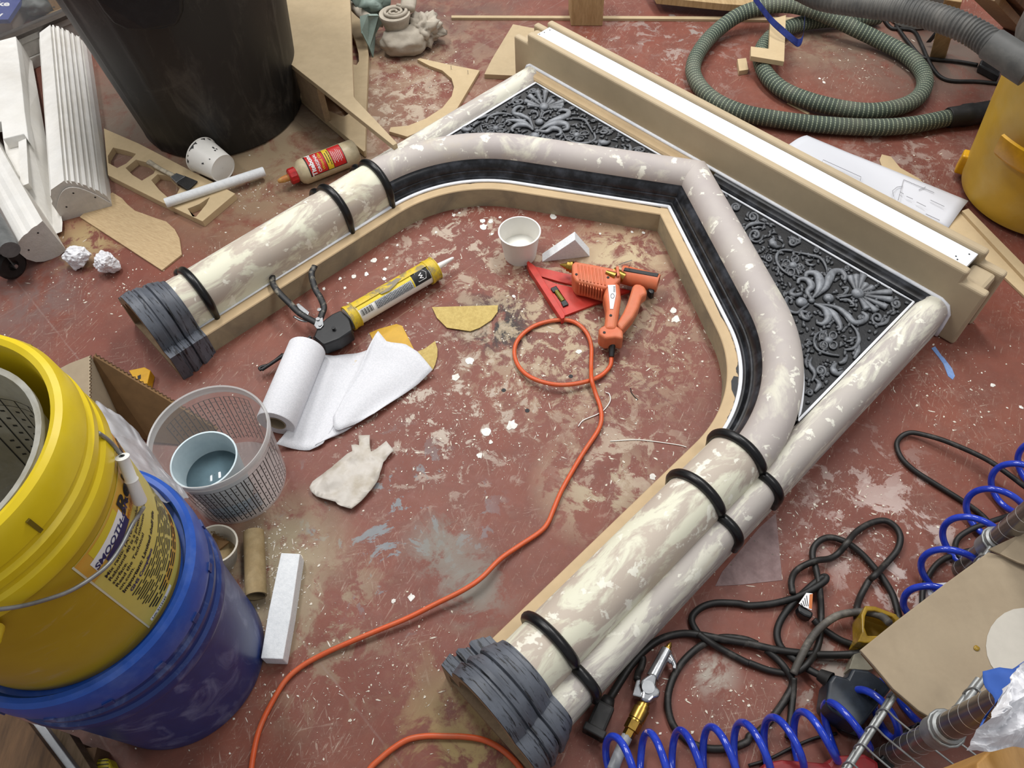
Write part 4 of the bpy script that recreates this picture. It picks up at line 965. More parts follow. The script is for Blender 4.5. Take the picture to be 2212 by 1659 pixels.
# crumpled papers
def crumple(c, r, seed, squash):
    r_ = random.Random(seed); pl = []
    for k in range(48):
        n_ = V((r_.gauss(0, 1), r_.gauss(0, 1), r_.gauss(0, 1))).normalized(); pl.append((n_, r_.uniform(0.7, 1.05)))
    v, f = lump((0, 0, 0), 1.0, 0.0, 1, 4); out = []
    for p in v:
        d = p.normalized(); q = min(h / max(d.dot(n_), 0.12) for n_, h in pl); q = min(q, 1.25)
        q *= 1 + 0.30 * abs(noise.noise(d * 2.2 + V((seed, 0, 0)))) - 0.22 * abs(noise.noise(d * 5.5 + V((0, seed, 0))))
        out.append(V((d.x * squash[0], d.y * squash[1], d.z * squash[2])) * (r * q))
    mz = min(p.z for p in out); return [p + V((c.x, c.y, -mz)) for p in out], f
for c, r, s, sq_, lb_ in (((168, 558), 0.031, 2, (1.1, 0.9, 0.9), 'crumpled white paper ball against the plaster casting'), ((233, 572), 0.029, 6, (1.0, 0.9, 0.95), 'crumpled white paper ball nearest the plywood offcut')):
    v, f = crumple(G(*c, 0.02), r, s, sq_); o = obj('crumpled_paper', v, f, paper); tag(o, lb_, 'paper')

# glue bottle ------------------------------------------------------------
gl = thing('glue_bottle', 'wood glue bottle with red label lying beside the mantel leg', 'bottle', G(700, 350))
A, B = G(642, 376, 0.030), G(770, 326, 0.030); d = (B - A).normalized(); L = (B - A).length
glue_plastic = mat('yellowed_clear_plastic', '#c9bb9b', '#b5a582', 0.4, 30, 0.4, 0.7, alpha=1.0)
v, f, _ = lathe([(0.001, -0.004), (0.014, -0.004), (0.016, 0.0), (0.026, 0.006), (0.0305, 0.014), (0.031, 0.02), (0.031, L - 0.010), (0.029, L - 0.003), (0.024, L), (0.001, L - 0.002)], A, d, 36); obj('bottle_body', v, f, glue_plastic, gl, smooth=True, autosmooth=45)
red_cap = mat('red_plastic', '#b3201f', '#9a1b1b', 0.4, 30)
v, f, _ = lathe([(0.001, 0.002), (0.017, 0.002), (0.019, 0.0), (0.019, -0.015), (0.016, -0.018), (0.010, -0.018), (0.001, -0.018)], A - d * 0.003, d, 24, mod=lambda a, h: 1 + 0.03 * math.cos(a * 12)); obj('cap', v, f, red_cap, gl, smooth=True, autosmooth=30)
v, f, _ = lathe([(0.0085, -0.018), (0.0075, -0.034), (0.0045, -0.046), (0.001, -0.047)], A - d * 0.003, d, 16); lab(obj('spout', v, f, mat('dried_glue_amber', '#b9773f', '#c9a15a', 0.4, 60), gl, smooth=True), 'spout caked in dried glue')
# label wraps the side that faces up
xg, yg, zg = frame(d)      # xg horizontal, yg up-ish
def gp(s, h, r=0.0314):    # s: arc metres measured from the top of the bottle, positive towards the viewer ; h: along the axis
    a = s / 0.031; up = yg if yg.z > 0 else -yg; tow = up.cross(d); tow = tow if tow.y < 0 else -tow
    return A + d * h + up * (r * math.cos(a)) + tow * (r * math.sin(a))
def patch(name, m, s0, s1, h0, h1, r, parent=gl, n=14):
    vs = [gp(s0 + (s1 - s0) * i / n, h, r) for h in (h0, h1) for i in range(n + 1)]; return obj(name, vs, [(i, i + 1, n + 2 + i, n + 1 + i) for i in range(n)], m, parent, smooth=True)
lred = mat('label_red', '#c02422', None, 0.35, fine=0.03); lyel = mat('label_yellow', '#d8b72a', None, 0.4, fine=0.03)
patch('label', lred, -0.010, 0.046, 0.028, 0.118, 0.0314); patch('label_border', ink_black, -0.012, 0.048, 0.025, 0.1195, 0.0312)
patch('label_band', lyel, -0.010, 0.046, 0.072, 0.086, 0.0316); patch('label_band_edge', ink_black, -0.0105, 0.0465, 0.0705, 0.0875, 0.0315)
def bottle_text(s, size, h, s_start, m, bold=0.0, r=0.0319, nm='lettering'):
    v, f = text_mesh(s, size, bold); vs = [gp(s_start - p.x, h - p.y, r) for p in v]; obj(nm, vs, f, m, gl)
bottle_text('Titebond', 0.0155, 0.041, 0.047, ink_white, 0.0006, 0.0321)
bottle_text('ORIGINAL', 0.0105, 0.0545, 0.043, ink_white, 0.0002); bottle_text('Wood Glue', 0.0095, 0.0645, 0.041, lyel, 0.0002)
def dashes(name, rows, m, mapper, seed, parent, th):
    """rows of print too small to read: (start, end, position) triples, broken into word-like runs"""
    r_ = random.Random(seed); vs, fs = [], []
    for s0, s1, h in rows:
        s = s0; sg = 1 if s1 > s0 else -1; W_ = abs(s1 - s0)
        while (s1 - s) * sg > 0:
            w_ = min(W_ * r_.uniform(.06, .16), abs(s1 - s)); k = len(vs)
            vs += [mapper(s, h), mapper(s + sg * w_ / 2, h), mapper(s + sg * w_, h), mapper(s, h + th), mapper(s + sg * w_ / 2, h + th), mapper(s + sg * w_, h + th)]; fs += [(k, k + 1, k + 4, k + 3), (k + 1, k + 2, k + 5, k + 4)]
            s += sg * (w_ + W_ * 0.03)
    return obj(name, vs, fs, m, parent)
dashes('fine_print', [(0.030, 0.004, 0.0755), (0.036, 0.000, 0.0815)], ink_black, lambda s, h: gp(s, h, 0.0320), 1, gl, 0.0022)
dashes('fine_print', [(0.036 - (i % 2) * 0.004, 0.006 + (i % 3) * 0.002, 0.0905 + i * 0.0042) for i in range(6)], ink_white, lambda s, h: gp(s, h, 0.0320), 2, gl, 0.0012)

# ================================================================== caulking gun
cg = thing('caulking_gun', 'black handled caulking gun loaded with a yellow adhesive cartridge', 'caulking gun', G(800, 670))
A, B = G(752, 689, 0.031), G(938, 581, 0.031); d = (B - A).normalized(); L = (B - A).length
cart_white = mat('cartridge_white', '#e2e1dc', None, 0.4, fine=0.03)
lblue = mat('label_grey_print', '#7d8288', '#c9cbcc', 0.5, 700, 0.45, 0.55, stretch=(1, 1, 1), fine=0)
v, f, _ = lathe([(0.001, 0), (0.0235, 0), (0.0235, L), (0.020, L + 0.002), (0.008, L + 0.003), (0.001, L + 0.003)], A, d, 32); obj('cartridge', v, f, cart_white, cg, smooth=True, autosmooth=40)
crust = mat('crusted_yellow_paint', '#cdb02c', '#8f8058', 0.5, 45, 0.5, 0.62)
for h0, h1 in ((0.0, 0.020), (L - 0.020, L + 0.003)):
    v, f, _ = lathe([(0.0237, h0), (0.0275, h0), (0.0275, h0 + 0.006), (0.0262, h0 + 0.007), (0.0262, h1 - 0.003), (0.0272, h1 - 0.002), (0.0272, h1), (0.020, h1), (0.0237, h1 - 0.003), (0.0237, h0)], A, d, 30); obj('frame_cap', v, f, crust, cg, smooth=True, autosmooth=30)
up = V((0, 0, 1)); up = (up - d * up.dot(d)).normalized(); tow = d.cross(up); tow = tow if tow.y < 0 else -tow
def cp(s, h, r=0.0238): a = s / 0.0235; return A + d * h + up * (r * math.cos(a)) + tow * (r * math.sin(a))
def cpatch(name, m, s0, s1, h0, h1, r=0.0239, n=10):
    vs = [cp(s0 + (s1 - s0) * i / n, h, r) for h in (h0, h1) for i in range(n + 1)]; return obj(name, vs, [(i, i + 1, n + 2 + i, n + 1 + i) for i in range(n)], m, cg, smooth=True)
cpatch('frame_bar', crust, -0.014, 0.004, 0.0, L, 0.0262)
lby = mat('label_yellow_gloss', '#e3c721', '#c2ac44', 0.4, 30, 0.55, 0.75)
cpatch('label', lby, -0.03, 0.012, 0.022, L - 0.02, 0.0240); cpatch('label_print', lblue, 0.012, 0.030, 0.060, L - 0.065, 0.0240)
cpatch('label_print', lblue, -0.030, -0.019, 0.04, L - 0.06, 0.0243)
cpatch('label_logo', ink_black, -0.004, 0.030, L - 0.062, L - 0.022, 0.0244); cpatch('label_stripe', lby, 0.004, 0.030, L - 0.066, L - 0.063, 0.0245)
def gun_text(s, size, h, s0, m, bold=0.0):
    v, f = text_mesh(s, size, bold); obj('lettering', [cp(s0 + p.x, h + p.y, 0.0247) for p in v], f, m, cg)
gun_text('W', 0.012, L - 0.047, 0.009, ink_white, 0.0003)
v, f, _ = tube([cp(s, h, 0.0247) for s, h in ((0.004, L - 0.052), (0.004, L - 0.034), (0.013, L - 0.028), (0.024, L - 0.034), (0.024, L - 0.052))], 0.0006, 5, closed=True); obj('logo_outline', v, f, ink_white, cg)
dashes('fine_print', [(0.014, 0.029, 0.062 + i * 0.0034) for i in range(int((L - 0.13) / 0.0034))], ink_black, lambda s, h: cp(s, h, 0.0243), 3, cg, 0.0014)
for i in range(14):
    w = 0.0006 + 0.0009 * ((i * 7) % 3) / 2; cpatch('barcode_bar', ink_black, 0.014, 0.027, 0.024 + i * 0.0021, 0.024 + i * 0.0021 + w, 0.0241, 3)
# torn grey patch
tp_ = [cp(s, h, 0.0268) for s, h in ((-0.006, 0.075), (-0.010, 0.092), (-0.004, 0.11), (-0.008, 0.13), (0.0, 0.138), (0.006, 0.118), (0.010, 0.10), (0.008, 0.082))]
obj('torn_patch', tp_, [tuple(range(8))], mat('torn_grey_paper', '#8b8272', None, 0.8), cg)
v, f, _ = lathe([(0.008, 0), (0.0075, 0.004), (0.0035, 0.046), (0.002, 0.050), (0.001, 0.050)], A + d * (L + 0.002), d, 16); lab(obj('nozzle', v, f, cart_white, cg, smooth=True, autosmooth=40), 'white nozzle')
body = px([(540, 1290), (625, 1362), (760, 1310), (872, 1235), (845, 1125), (775, 1062), (700, 1095), (640, 1140), (575, 1205)], K, 540, 400, 0.048)
v, f = slab([body], (0, 0, -0.034)); obj('body', v, f, black_plastic, cg, bevel=0.004, bseg=3)
def bar(name, pts, z, rad, m, parent, k=K, x0=540, y0=400, flat=0.7, r1=None):
    P_ = [G(x0 + p[0] / k, y0 + p[1] / k, p[2] if len(p) > 2 else z) for p in pts]; r1 = rad if r1 is None else r1
    v, f, _ = tube(spline(P_, 5), lambda L, t: rad + (r1 - rad) * t, 10, flat=flat); return obj(name, v, f, m, parent, smooth=True)
grime = mat('scuffed_black_handle', '#1d1d1e', '#7d776a', 0.5, 70, 0.52, 0.66)
bar('lever', [(190, 780, .066), (200, 850, .066), (260, 930, .064), (340, 1010, .060), (420, 1090, .054), (520, 1150, .048), (600, 1190, .044)], 0.040, 0.0068, grime, cg)
bar('lever', [(552, 690, .062), (525, 760, .060), (555, 880, .056), (600, 960, .052), (630, 1040, .050), (610, 1110, .048), (585, 1190, .046)], 0.044, 0.0068, grime, cg)
bar('trigger_guard', [(375, 1120), (430, 1150), (490, 1160), (560, 1140)], 0.03, 0.003, steel, cg)
for pts in ([(392, 1015), (415, 1005), (505, 1080), (495, 1108), (445, 1112)], [(545, 1195), (560, 1150), (620, 1125), (628, 1190), (600, 1222), (570, 1225)]):
    v, f = slab([px(pts, K, 540, 400, 0.0515)], (0, 0, -0.004)); obj('link_plate', v, f, steel, cg, bevel=0.001)
for x, y in ((456, 1092), (592, 1066), (580, 1145), (598, 1192), (712, 1220)):
    q = G(540 + x / K, 400 + y / K, 0.052); v, f = cyl(q, q + V((0, 0, 0.002)), 0.0042, n=12); obj('rivet', v, f, steel if x != 712 else ink_black, cg)
A2, B2 = G(672, 728, 0.027), G(565, 799, 0.024); v, f = cyl(A2, B2, 0.0036, n=10); obj('plunger_rod', v, f, black_plastic, cg, smooth=True, autosmooth=40)
bar('rod_hook', [(95, 1580), (80, 1560), (105, 1545), (180, 1520), (280, 1440)], 0.02, 0.003, black_plastic, cg)
cyl_s = [G(540 + (545 + 9 * math.cos(t * 0.9)) / K, 400 + (1290 + t * 3) / K, 0.03 + 0.009 * math.sin(t * 0.9)) for t in range(0, 28)]
v, f, _ = tube(cyl_s, 0.0012, 6); obj('spring', v, f, steel, cg)

# ================================================================== paper towel roll
towel = mat('paper_towel', '#dcdce0', '#d2d3d7', 0.9, 300, 0.4, 0.6, bump=0.5, bscale=700, fine=0.02)
ro = thing('paper_towel_roll', 'part used white paper towel roll with loose sheet trailing to the right', 'paper towel', G(650, 850))
A, B = G(596, 915, 0.038), G(664, 752, 0.036); d = (B - A).normalized(); L = (B - A).length
v, f, _ = lathe([(0.019, 0.001), (0.036, 0.0), (0.037, 0.002), (0.0375, L - .002), (0.036, L), (0.019, L), (0.019, 0.001)], A, d, 40); obj('roll', v, f, towel, ro, smooth=True, autosmooth=40)
v, f, _ = lathe([(0.019, 0.0), (0.0175, 0.0), (0.0175, L), (0.019, L)], A, d, 24); lab(obj('core', v, f, cardboard, ro, smooth=True, autosmooth=40), 'cardboard core')
zt_ = lambda u, v_, p: 0.004 + 0.010 * (1 - u) * (1 - u) + 0.004 * math.sin(u * 6 + v_ * 2)
v, f = coons(px([(700, 775), (725, 777), (755, 767), (793, 758)]), px([(793, 758), (775, 830), (735, 905), (700, 962)]), px([(602, 969), (630, 972), (669, 975), (690, 968), (700, 962)]), px([(700, 775), (665, 850), (635, 930), (602, 969)]), 16, 16, zt_)
v, f = thicken(v, f, 0.001); obj('loose_sheet', v, f, towel, ro, smooth=True)
zt2 = lambda u, v_, p: 0.010 + 0.010 * math.sin(u * 2.6 + 0.4) * (1 - 0.6 * v_) + 0.003 * math.sin(u * 9 + v_ * 5) + 0.012 * max(0, (0.25 - v_)) * 2
v, f = coons(px([(795, 772), (808, 752), (821, 732), (840, 754), (878, 757), (905, 775), (937, 810)]), px([(937, 810), (900, 838), (860, 866), (811, 901)]), px([(722, 905), (725, 935), (735, 940), (770, 922), (811, 901)]), px([(795, 772), (775, 815), (745, 865), (722, 905)]), 20, 16, zt2)
v, f = thicken(v, f, 0.001); obj('folded_sheet', v, f, towel, ro, smooth=True)
zt3 = lambda u, v_, p: 0.007 + 0.002 * math.sin(u * 5)
v, f = coons(px([(735, 905), (740, 930), (760, 926), (775, 915)]), px([(775, 915), (760, 926), (740, 938)]), px([(682, 966), (700, 958), (720, 948), (740, 938)]), px([(735, 905), (715, 935), (682, 966)]), 8, 8, zt3)
v, f = thicken(v, f, 0.001); obj('sheet_corner', v, f, towel, ro, smooth=True)

# ================================================================== scraper and sanding pieces
sand = mat('tan_sandpaper', '#c4ad6b', '#b79f60', 0.9, 120, 0.4, 0.6)
board('sanding_half_disc', 'half disc of tan sandpaper lying alone inside the mantel', 'sandpaper', [(1553, 1040), (2115, 1024), (2112, 1080), (2060, 1150), (1960, 1215), (1880, 1245), (1680, 1215), (1595, 1130)], 0.002, sand, k=K, x0=540, y0=400, z=0.004, bevel=0)
board('sanding_scrap', 'tan sandpaper scrap peeking from under the paper towel', 'sandpaper', [(1400, 1430), (1490, 1395), (1580, 1330), (1600, 1400), (1598, 1460), (1580, 1530), (1556, 1580), (1480, 1500)], 0.002, sand, k=K, x0=540, y0=400, z=0.004, bevel=0)
board('plastic_spreader', 'yellow plastic spreader beside the paper towel', 'spreader', [(1018, 1260), (1100, 1225), (1250, 1183), (1300, 1200), (1350, 1300), (1402, 1405), (1395, 1425), (1200, 1420), (1060, 1350)], 0.002, mat('amber_yellow_plastic', '#d2a428', '#c79a22', 0.35, 20, trans=0.1), k=K, x0=540, y0=400, bevel=0.0005)

# ================================================================== foam wedge and bar
A, B, C = G(1171, 566), G(1274, 554), None
ap = on_plane(1242, 518, A, (B - A).cross(V((0, 0, 1)))); dep = (G(1171, 546) - G(1171, 566)) * 0.9
v, f = slab([[A, B, ap]], dep); o = obj('foam_wedge', v, f, white_foam, bevel=0.0008); tag(o, 'triangular white foam wedge beside the paper cup', 'foam')
zb = 0.030
v, f = slab([px([(607, 1194), (648, 1196), (641, 1242), (628, 1330), (611, 1424), (563, 1422), (580, 1320), (598, 1235)], z=zb)], (0, 0, -zb)); o = obj('foam_bar', v, f, white_foam, bevel=0.0015); tag(o, 'straight white foam bar beside the blue bucket', 'foam')

# ================================================================== speed square
sq = thing('speed_square', 'red plastic rafter square with a small spirit vial under the glue gun', 'square', G(1230, 630))
redp = mat('scuffed_red_plastic', '#c23226', '#b04236', 0.45, 20, 0.4, 0.75)
z = 0.006
outer = px([(285, 690), (760, 800), (1110, 900), (885, 985), (555, 1110), (420, 900)], K, 1080, 400, z)
slot = px([(345, 775), (500, 820), (860, 905), (850, 915), (700, 890), (480, 840), (365, 795)], K, 1080, 400, z)
vial_h = px([(432, 878), (480, 858), (586, 1015), (540, 1035)], K, 1080, 400, z)
v, f = slab([outer, slot, vial_h], (0, 0, -z)); obj('plate', v, f, redp, sq)
v, f = slab([px([(228, 660), (242, 645), (300, 690), (556, 1102), (548, 1132), (525, 1140), (250, 715)], K, 1080, 400, 0.018)], (0, 0, -0.018)); obj('fence', v, f, redp, sq, bevel=0.001)
for pts in ([(432, 878), (480, 858), (505, 895), (455, 912)], [(520, 995), (560, 975), (586, 1015), (540, 1035)]):
    v, f = slab([px(pts, K, 1080, 400, 0.010)], (0, 0, -0.010)); obj('vial_mount', v, f, black_plastic, sq, bevel=0.001)
q0, q1 = G(1080 + 480 / K, 400 + 905 / K, 0.007), G(1080 + 540 / K, 400 + 990 / K, 0.007); v, f = cyl(q0, q1, 0.0045, n=12); obj('vial', v, f, mat('olive_vial', '#7d7a34', None, 0.2, fine=0), sq, smooth=True, autosmooth=40)

# ================================================================== hot glue gun
gg = thing('hot_glue_gun', 'orange hot glue gun lying on the red square', 'glue gun', G(1310, 640))
org = mat('dusty_orange_plastic', '#cc6a44', '#c27a5a', 0.5, 20, 0.4, 0.75, fine=0.06)
c8 = lambda pts, z: px(pts, K, 1080, 400, z)
def chunk(name, pts, z, th, m=org, bev=0.006, seg=3, parent=gg):
    v, f = slab([c8(pts, z)], (0, 0, -th)); return obj(name, v, f, m, parent, bevel=bev, bseg=seg)
chunk('barrel_housing', [(612, 670), (640, 645), (760, 665), (900, 692), (1000, 712), (1030, 730), (1030, 800), (985, 850), (900, 880), (830, 862), (740, 835), (650, 818), (620, 770)], 0.056, 0.046)
for i in range(8):
    t = i / 7; x0_, y0_ = 660 + 215 * t, 668 + 45 * t; chunk('cooling_rib', [(x0_, y0_), (x0_ + 12, y0_ + 2), (x0_ + 30, y0_ + 138), (x0_ + 16, y0_ + 136)], 0.0585, 0.004, bev=0.0012, seg=2)
for i in range(9):
    t = i / 8; x0_, y0_ = 672 + 190 * t, 815 + 55 * t; chunk('cooling_rib', [(x0_, y0_), (x0_ + 10, y0_ + 2), (x0_ + 14, y0_ + 34), (x0_ + 4, y0_ + 32)], 0.052, 0.030, bev=0.001, seg=2)
chunk('handle', [(905, 850), (960, 830), (1022, 822), (1036, 950), (1015, 1090), (1000, 1185), (1000, 1225), (890, 1225), (890, 1190), (908, 1060), (900, 990), (884, 930)], 0.056, 0.040, bev=0.010, seg=4)
chunk('handle_foot', [(842, 1218), (890, 1190), (1000, 1195), (1052, 1240), (1052, 1306), (985, 1295), (900, 1305), (845, 1270)], 0.052, 0.038, bev=0.005)
chunk('trigger', [(1150, 832), (1200, 838), (1242, 862), (1262, 922), (1215, 945), (1185, 1040), (1140, 1120), (1070, 1200), (1042, 1236), (988, 1182), (1050, 1080), (1090, 990), (1112, 920), (1130, 860)], 0.048, 0.028, bev=0.009, seg=4)
q0, q1 = G(1080 + 1035 / K, 400 + 760 / K, 0.034), G(1080 + 1350 / K, 400 + 838 / K, 0.034); L = (q1 - q0).length
v, f, _ = lathe([(0.001, 0), (0.019, 0), (0.020, 0.004), (0.020, L - .004), (0.019, L), (0.012, L), (0.012, L - .02), (0.001, L - .02)], q0, q1 - q0, 28); obj('rear_barrel', v, f, org, gg, smooth=True, autosmooth=40)
v, f = cyl(G(1080 + 960 / K, 400 + 745 / K, 0.045), G(1080 + 1060 / K, 400 + 790 / K, 0.04), 0.012, n=16); obj('collar', v, f, brass, gg, smooth=True, autosmooth=40)
chunk('collar_clip', [(990, 690), (1015, 690), (1020, 770), (1000, 775)], 0.062, 0.02, bev=0.001)
chunk('rail_pad', [(1066, 700), (1356, 752), (1345, 782), (1052, 726)], 0.055, 0.006, black_plastic, 0.001, 2)
chunk('adjuster_knob', [(1262, 850), (1318, 862), (1318, 915), (1290, 925), (1265, 900)], 0.034, 0.02, black_plastic, 0.003, 2)
q0, q1 = G(1080 + 620 / K, 400 + 700 / K, 0.036), G(1080 + 512 / K, 400 + 678 / K, 0.036); L = (q1 - q0).length
v, f, _ = lathe([(0.013, 0), (0.013, 0.005), (0.011, 0.006), (0.011, 0.012), (0.008, 0.013), (0.004, L * .8), (0.0015, L), (0.0008, L)], q0, q1 - q0, 18); lab(obj('nozzle', v, f, brass, gg, smooth=True, autosmooth=35), 'dark brass nozzle')
v, f = cyl(G(1080 + 905 / K, 400 + 740 / K, 0.058), G(1080 + 985 / K, 400 + 775 / K, 0.056), 0.004, 0.008, 14); obj('tip_holder', v, f, brass, gg, smooth=True, autosmooth=40)
st_ = [(920, 852), (985, 850), (990, 930), (966, 1055), (940, 1055), (930, 935)]
v, f = slab([c8(st_, 0.0572)], (0, 0, -0.0008)); sk = obj('sticker', v, f, ink_white, gg); lab(sk, 'white maker sticker')
gy = mat('grey_ink', '#77787c', None, 0.6, fine=0)
for i in range(6): 
    v, f = slab([c8([(966 + 3 * (i % 2), 862 + i * 9), (984, 861 + i * 9), (984, 865 + i * 9), (966, 866 + i * 9)], 0.0578)], (0, 0, -0.0003)); obj('print_line', v, f, gy, sk)
v, f, _ = tube([G(1080 + (960 + 15 * math.cos(a * .5236)) / K, 400 + (945 + 20 * math.sin(a * .5236)) / K, 0.0577) for a in range(12)], 0.0006, 5, closed=True); obj('print_ring', v, f, gy, sk)
for x, y in ((652, 762), (922, 788), (945, 1112), (890, 1258)):
    q = G(1080 + x / K, 400 + y / K, 0.0562 if y < 1200 else 0.052); v, f = cyl(q, q + V((0, 0, 0.0012)), 0.0028, n=10); obj('screw_hole', v, f, ink_black, gg)
v, f, _ = tube([G(1080 + x / K, 400 + y / K, zz_) for x, y, zz_ in ((1100, 700, .055), (1126, 640, .075), (1015, 678, .062))], 0.0009, 5); obj('wire_stand', v, f, steel, gg)
q0, q1 = G(1080 + 962 / K, 400 + 1240 / K, 0.034), G(1080 + 952 / K, 400 + 1465 / K, 0.014); L = (q1 - q0).length
v, f, _ = lathe([(0.001, 0), (0.0085, 0), (0.009, 0.006), (0.0052, L), (0.001, L)], q0, q1 - q0, 14); obj('strain_relief', v, f, black_rub, gg, smooth=True, autosmooth=40)
orange = mat('orange_flex', '#d0582c', '#c4623c', 0.4, 40, 0.4, 0.7, fine=0.06)
oc = [(1321, 771, .012), (1317, 792, .008), (1294, 814, .008), (1250, 828, .014), (1200, 831, .018), (1150, 817, .014), (1121, 792, .008), (1111, 760, .006), (1122, 730, .006), (1155, 704, .006), (1200, 692, .006), (1238, 695, .006), (1264, 715, .006), (1277, 745, .006), (1277, 790, .008), (1278, 820, .019),
      (1286, 848, .010), (1297, 880, .006), (1299, 908, .006), (1290, 933, .006), (1262, 975, .006), (1235, 1020, .006), (1212, 1062, .006), (1196, 1100, .006), (1183, 1130, .006), (1165, 1150, .006), (1120, 1180, .008), (1080, 1208, .012), (1040, 1248, .018), (1000, 1275, .020), (940, 1305, .016), (880, 1335, .014), (820, 1360, .012), (760, 1385, .010),
      (700, 1412, .006), (652, 1439, .005), (617, 1470, .005), (587, 1518, .005), (563, 1568, .005), (551, 1610, .005), (543, 1659, .005), (540, 1700, .005)]
cord('glue_gun_flex', 'orange flex looping from the glue gun across the floor', oc, 0.0044, orange)
cord('orange_flex_offcut', 'shorter orange flex curving under the mantel base at the bottom', [(780, 1700), (798, 1662), (820, 1640), (848, 1617), (882, 1597), (920, 1590), (960, 1590), (1000, 1591), (1040, 1597), (1072, 1611), (1100, 1632), (1125, 1660), (1140, 1690)], 0.0046, orange)

# ================================================================== glove
glove_mat = mat('latex_glove', '#cbc4ba', '#b0a592', 0.4, 22, 0.45, 0.7, alpha=0.86, fine=0.05)
gv = [(513, 1010), (540, 960), (620, 890), (700, 830), (790, 750), (880, 705), (872, 655), (905, 645), (934, 648), (934, 566), (980, 560), (1026, 562), (1024, 640), (1034, 700), (1060, 690), (1110, 650), (1165, 610), (1230, 688), (1180, 740), (1140, 790), (1125, 860), (1105, 920), (1040, 1030), (955, 1120), (872, 1195), (800, 1172), (750, 1150), (735, 1132), (640, 1110), (570, 1080), (525, 1040)]
bm = bmesh.new(); vv = [bm.verts.new(p) for p in px(gv, K, 540, 800, 0.006)]; bm.faces.new(vv); bmesh.ops.triangulate(bm, faces=bm.faces[:])
for _ in range(3): bmesh.ops.subdivide_edges(bm, edges=[e for e in bm.edges if e.calc_length() > 0.012], cuts=1, use_grid_fill=True)
bmesh.ops.triangulate(bm, faces=bm.faces[:]); bm.verts.ensure_lookup_table(); bm.verts.index_update()
bnd = {v_.index for e in bm.edges if e.is_boundary for v_ in e.verts}
gvs = []
for v_ in bm.verts:
    p = v_.co.copy(); h = 0.011 * abs(noise.noise(p * 22)) + 0.004 * abs(noise.noise(p * 60 + V((3, 0, 0))))
    p.z = 0.003 + (0.004 if v_.index in bnd else 0.003) + h; gvs.append(p)
gfs = [tuple(x.index for x in f_.verts) for f_ in bm.faces]; bm.free()
v, f = thicken(gvs, gfs, 0.0012); o = obj('latex_glove', v, f, glove_mat, smooth=True); tag(o, 'discarded translucent latex glove lying on the floor', 'glove')
# ================================================================== stacked buckets
BX, BY = -0.5525, 0.376; BC_ = V((BX, BY, 0))
blue_b = mat('dusty_blue_plastic', '#1d3470', '#6d789f', 0.36, 16, 0.5, 0.74, dist=1.4, stretch=(1, 1, 0.8))
blue_l = mat('blue_lid_plastic', '#2350a8', '#5f78b8', 0.35, 14, 0.5, 0.85)
bu = thing('blue_bucket', 'lidded blue plastic bucket under the yellow bucket', 'bucket', BC_)
v, f, _ = lathe([(0.001, 0.008), (0.118, 0.008), (0.122, 0.0), (0.130, 0.0), (0.132, 0.005)] + [(0.132 + 0.012 * i / 8, 0.005 + 0.235 * i / 8) for i in range(1, 9)] + [(0.1445, 0.245), (0.151, 0.248), (0.153, 0.256), (0.152, 0.268), (0.1475, 0.272), (0.1475, 0.284), (0.151, 0.287), (0.152, 0.296), (0.148, 0.300), (0.148, 0.312), (0.140, 0.314), (0.130, 0.30), (0.001, 0.30)], BC_, n=90); obj('bucket_body', v, f, blue_b, bu, smooth=True, autosmooth=35)
v, f, _ = lathe([(0.148, 0.316), (0.1535, 0.318), (0.155, 0.326), (0.155, 0.352), (0.153, 0.364), (0.148, 0.369), (0.142, 0.368), (0.1385, 0.360), (0.1375, 0.350), (0.001, 0.349)], BC_, n=90); lid = obj('lid', v, f, blue_l, bu, smooth=True, autosmooth=35)
for a in range(0, 360, 24):
    t = math.radians(a + 7); c = BC_ + V((math.cos(t) * 0.1555, math.sin(t) * 0.1555, 0.322)); v, f = box(c, (V((-math.sin(t), math.cos(t), 0)), V((math.cos(t), math.sin(t), 0)), V((0, 0, 1))), (0.012, 0.0025, 0.010)); obj('tear_notch', v, f, blue_b, lid, bevel=0.0006)
yel_b = mat('yellow_bucket_plastic', '#d8bd18', '#dcc544', 0.33, 9, 0.5, 0.85, fine=0.05)
def yel_body_mat():
    t = NT('mustard_bucket_body'); P = t.coords('Object'); S = t.coords('Object', (1, 1, 2.5))
    c = t.mix(t.ramp(t.noise(P, 5, 5), [(0.35, 0.0), (0.65, 1.0)]), '#a98a12', '#b89a1e')
    c = t.mix(t.math('MULTIPLY', t.ramp(t.noise(S, 9, 8, 0.72, 1.6), [(0.56, 0.0), (0.72, 1.0)]), 0.45), c, '#b9a88c')
    t.col(c); t.set(Roughness=0.4); return t.m
yb = thing('yellow_bucket', 'open yellow bucket with printed label standing on the blue bucket', 'bucket', V((BX, BY, 0.3495)))
Z0 = 0.3495
rb = lambda z: 0.131 + 0.0125 * (z - Z0) / 0.23
v, f, _ = lathe([(0.001, Z0 + 0.004), (0.120, Z0 + 0.004), (0.124, Z0), (0.130, Z0 + 0.002)] + [(rb(Z0 + 0.01 + 0.21 * i / 8), Z0 + 0.01 + 0.21 * i / 8) for i in range(9)] + [(0.141, 0.575)], BC_, n=96); obj('bucket_body', v, f, yel_body_mat(), yb, smooth=True, autosmooth=35)
v, f, _ = lathe([(0.141, 0.572), (0.1475, 0.574), (0.149, 0.580), (0.1475, 0.594), (0.144, 0.598), (0.144, 0.606), (0.1475, 0.609), (0.1475, 0.618), (0.1435, 0.622), (0.1435, 0.628), (0.146, 0.631), (0.1445, 0.655), (0.140, 0.664), (0.1345, 0.667), (0.129, 0.664), (0.127, 0.655), (0.127, 0.62), (0.124, 0.45), (0.001, 0.45)], BC_, n=96); col_ = obj('rim_collar', v, f, yel_b, yb, smooth=True, autosmooth=30)
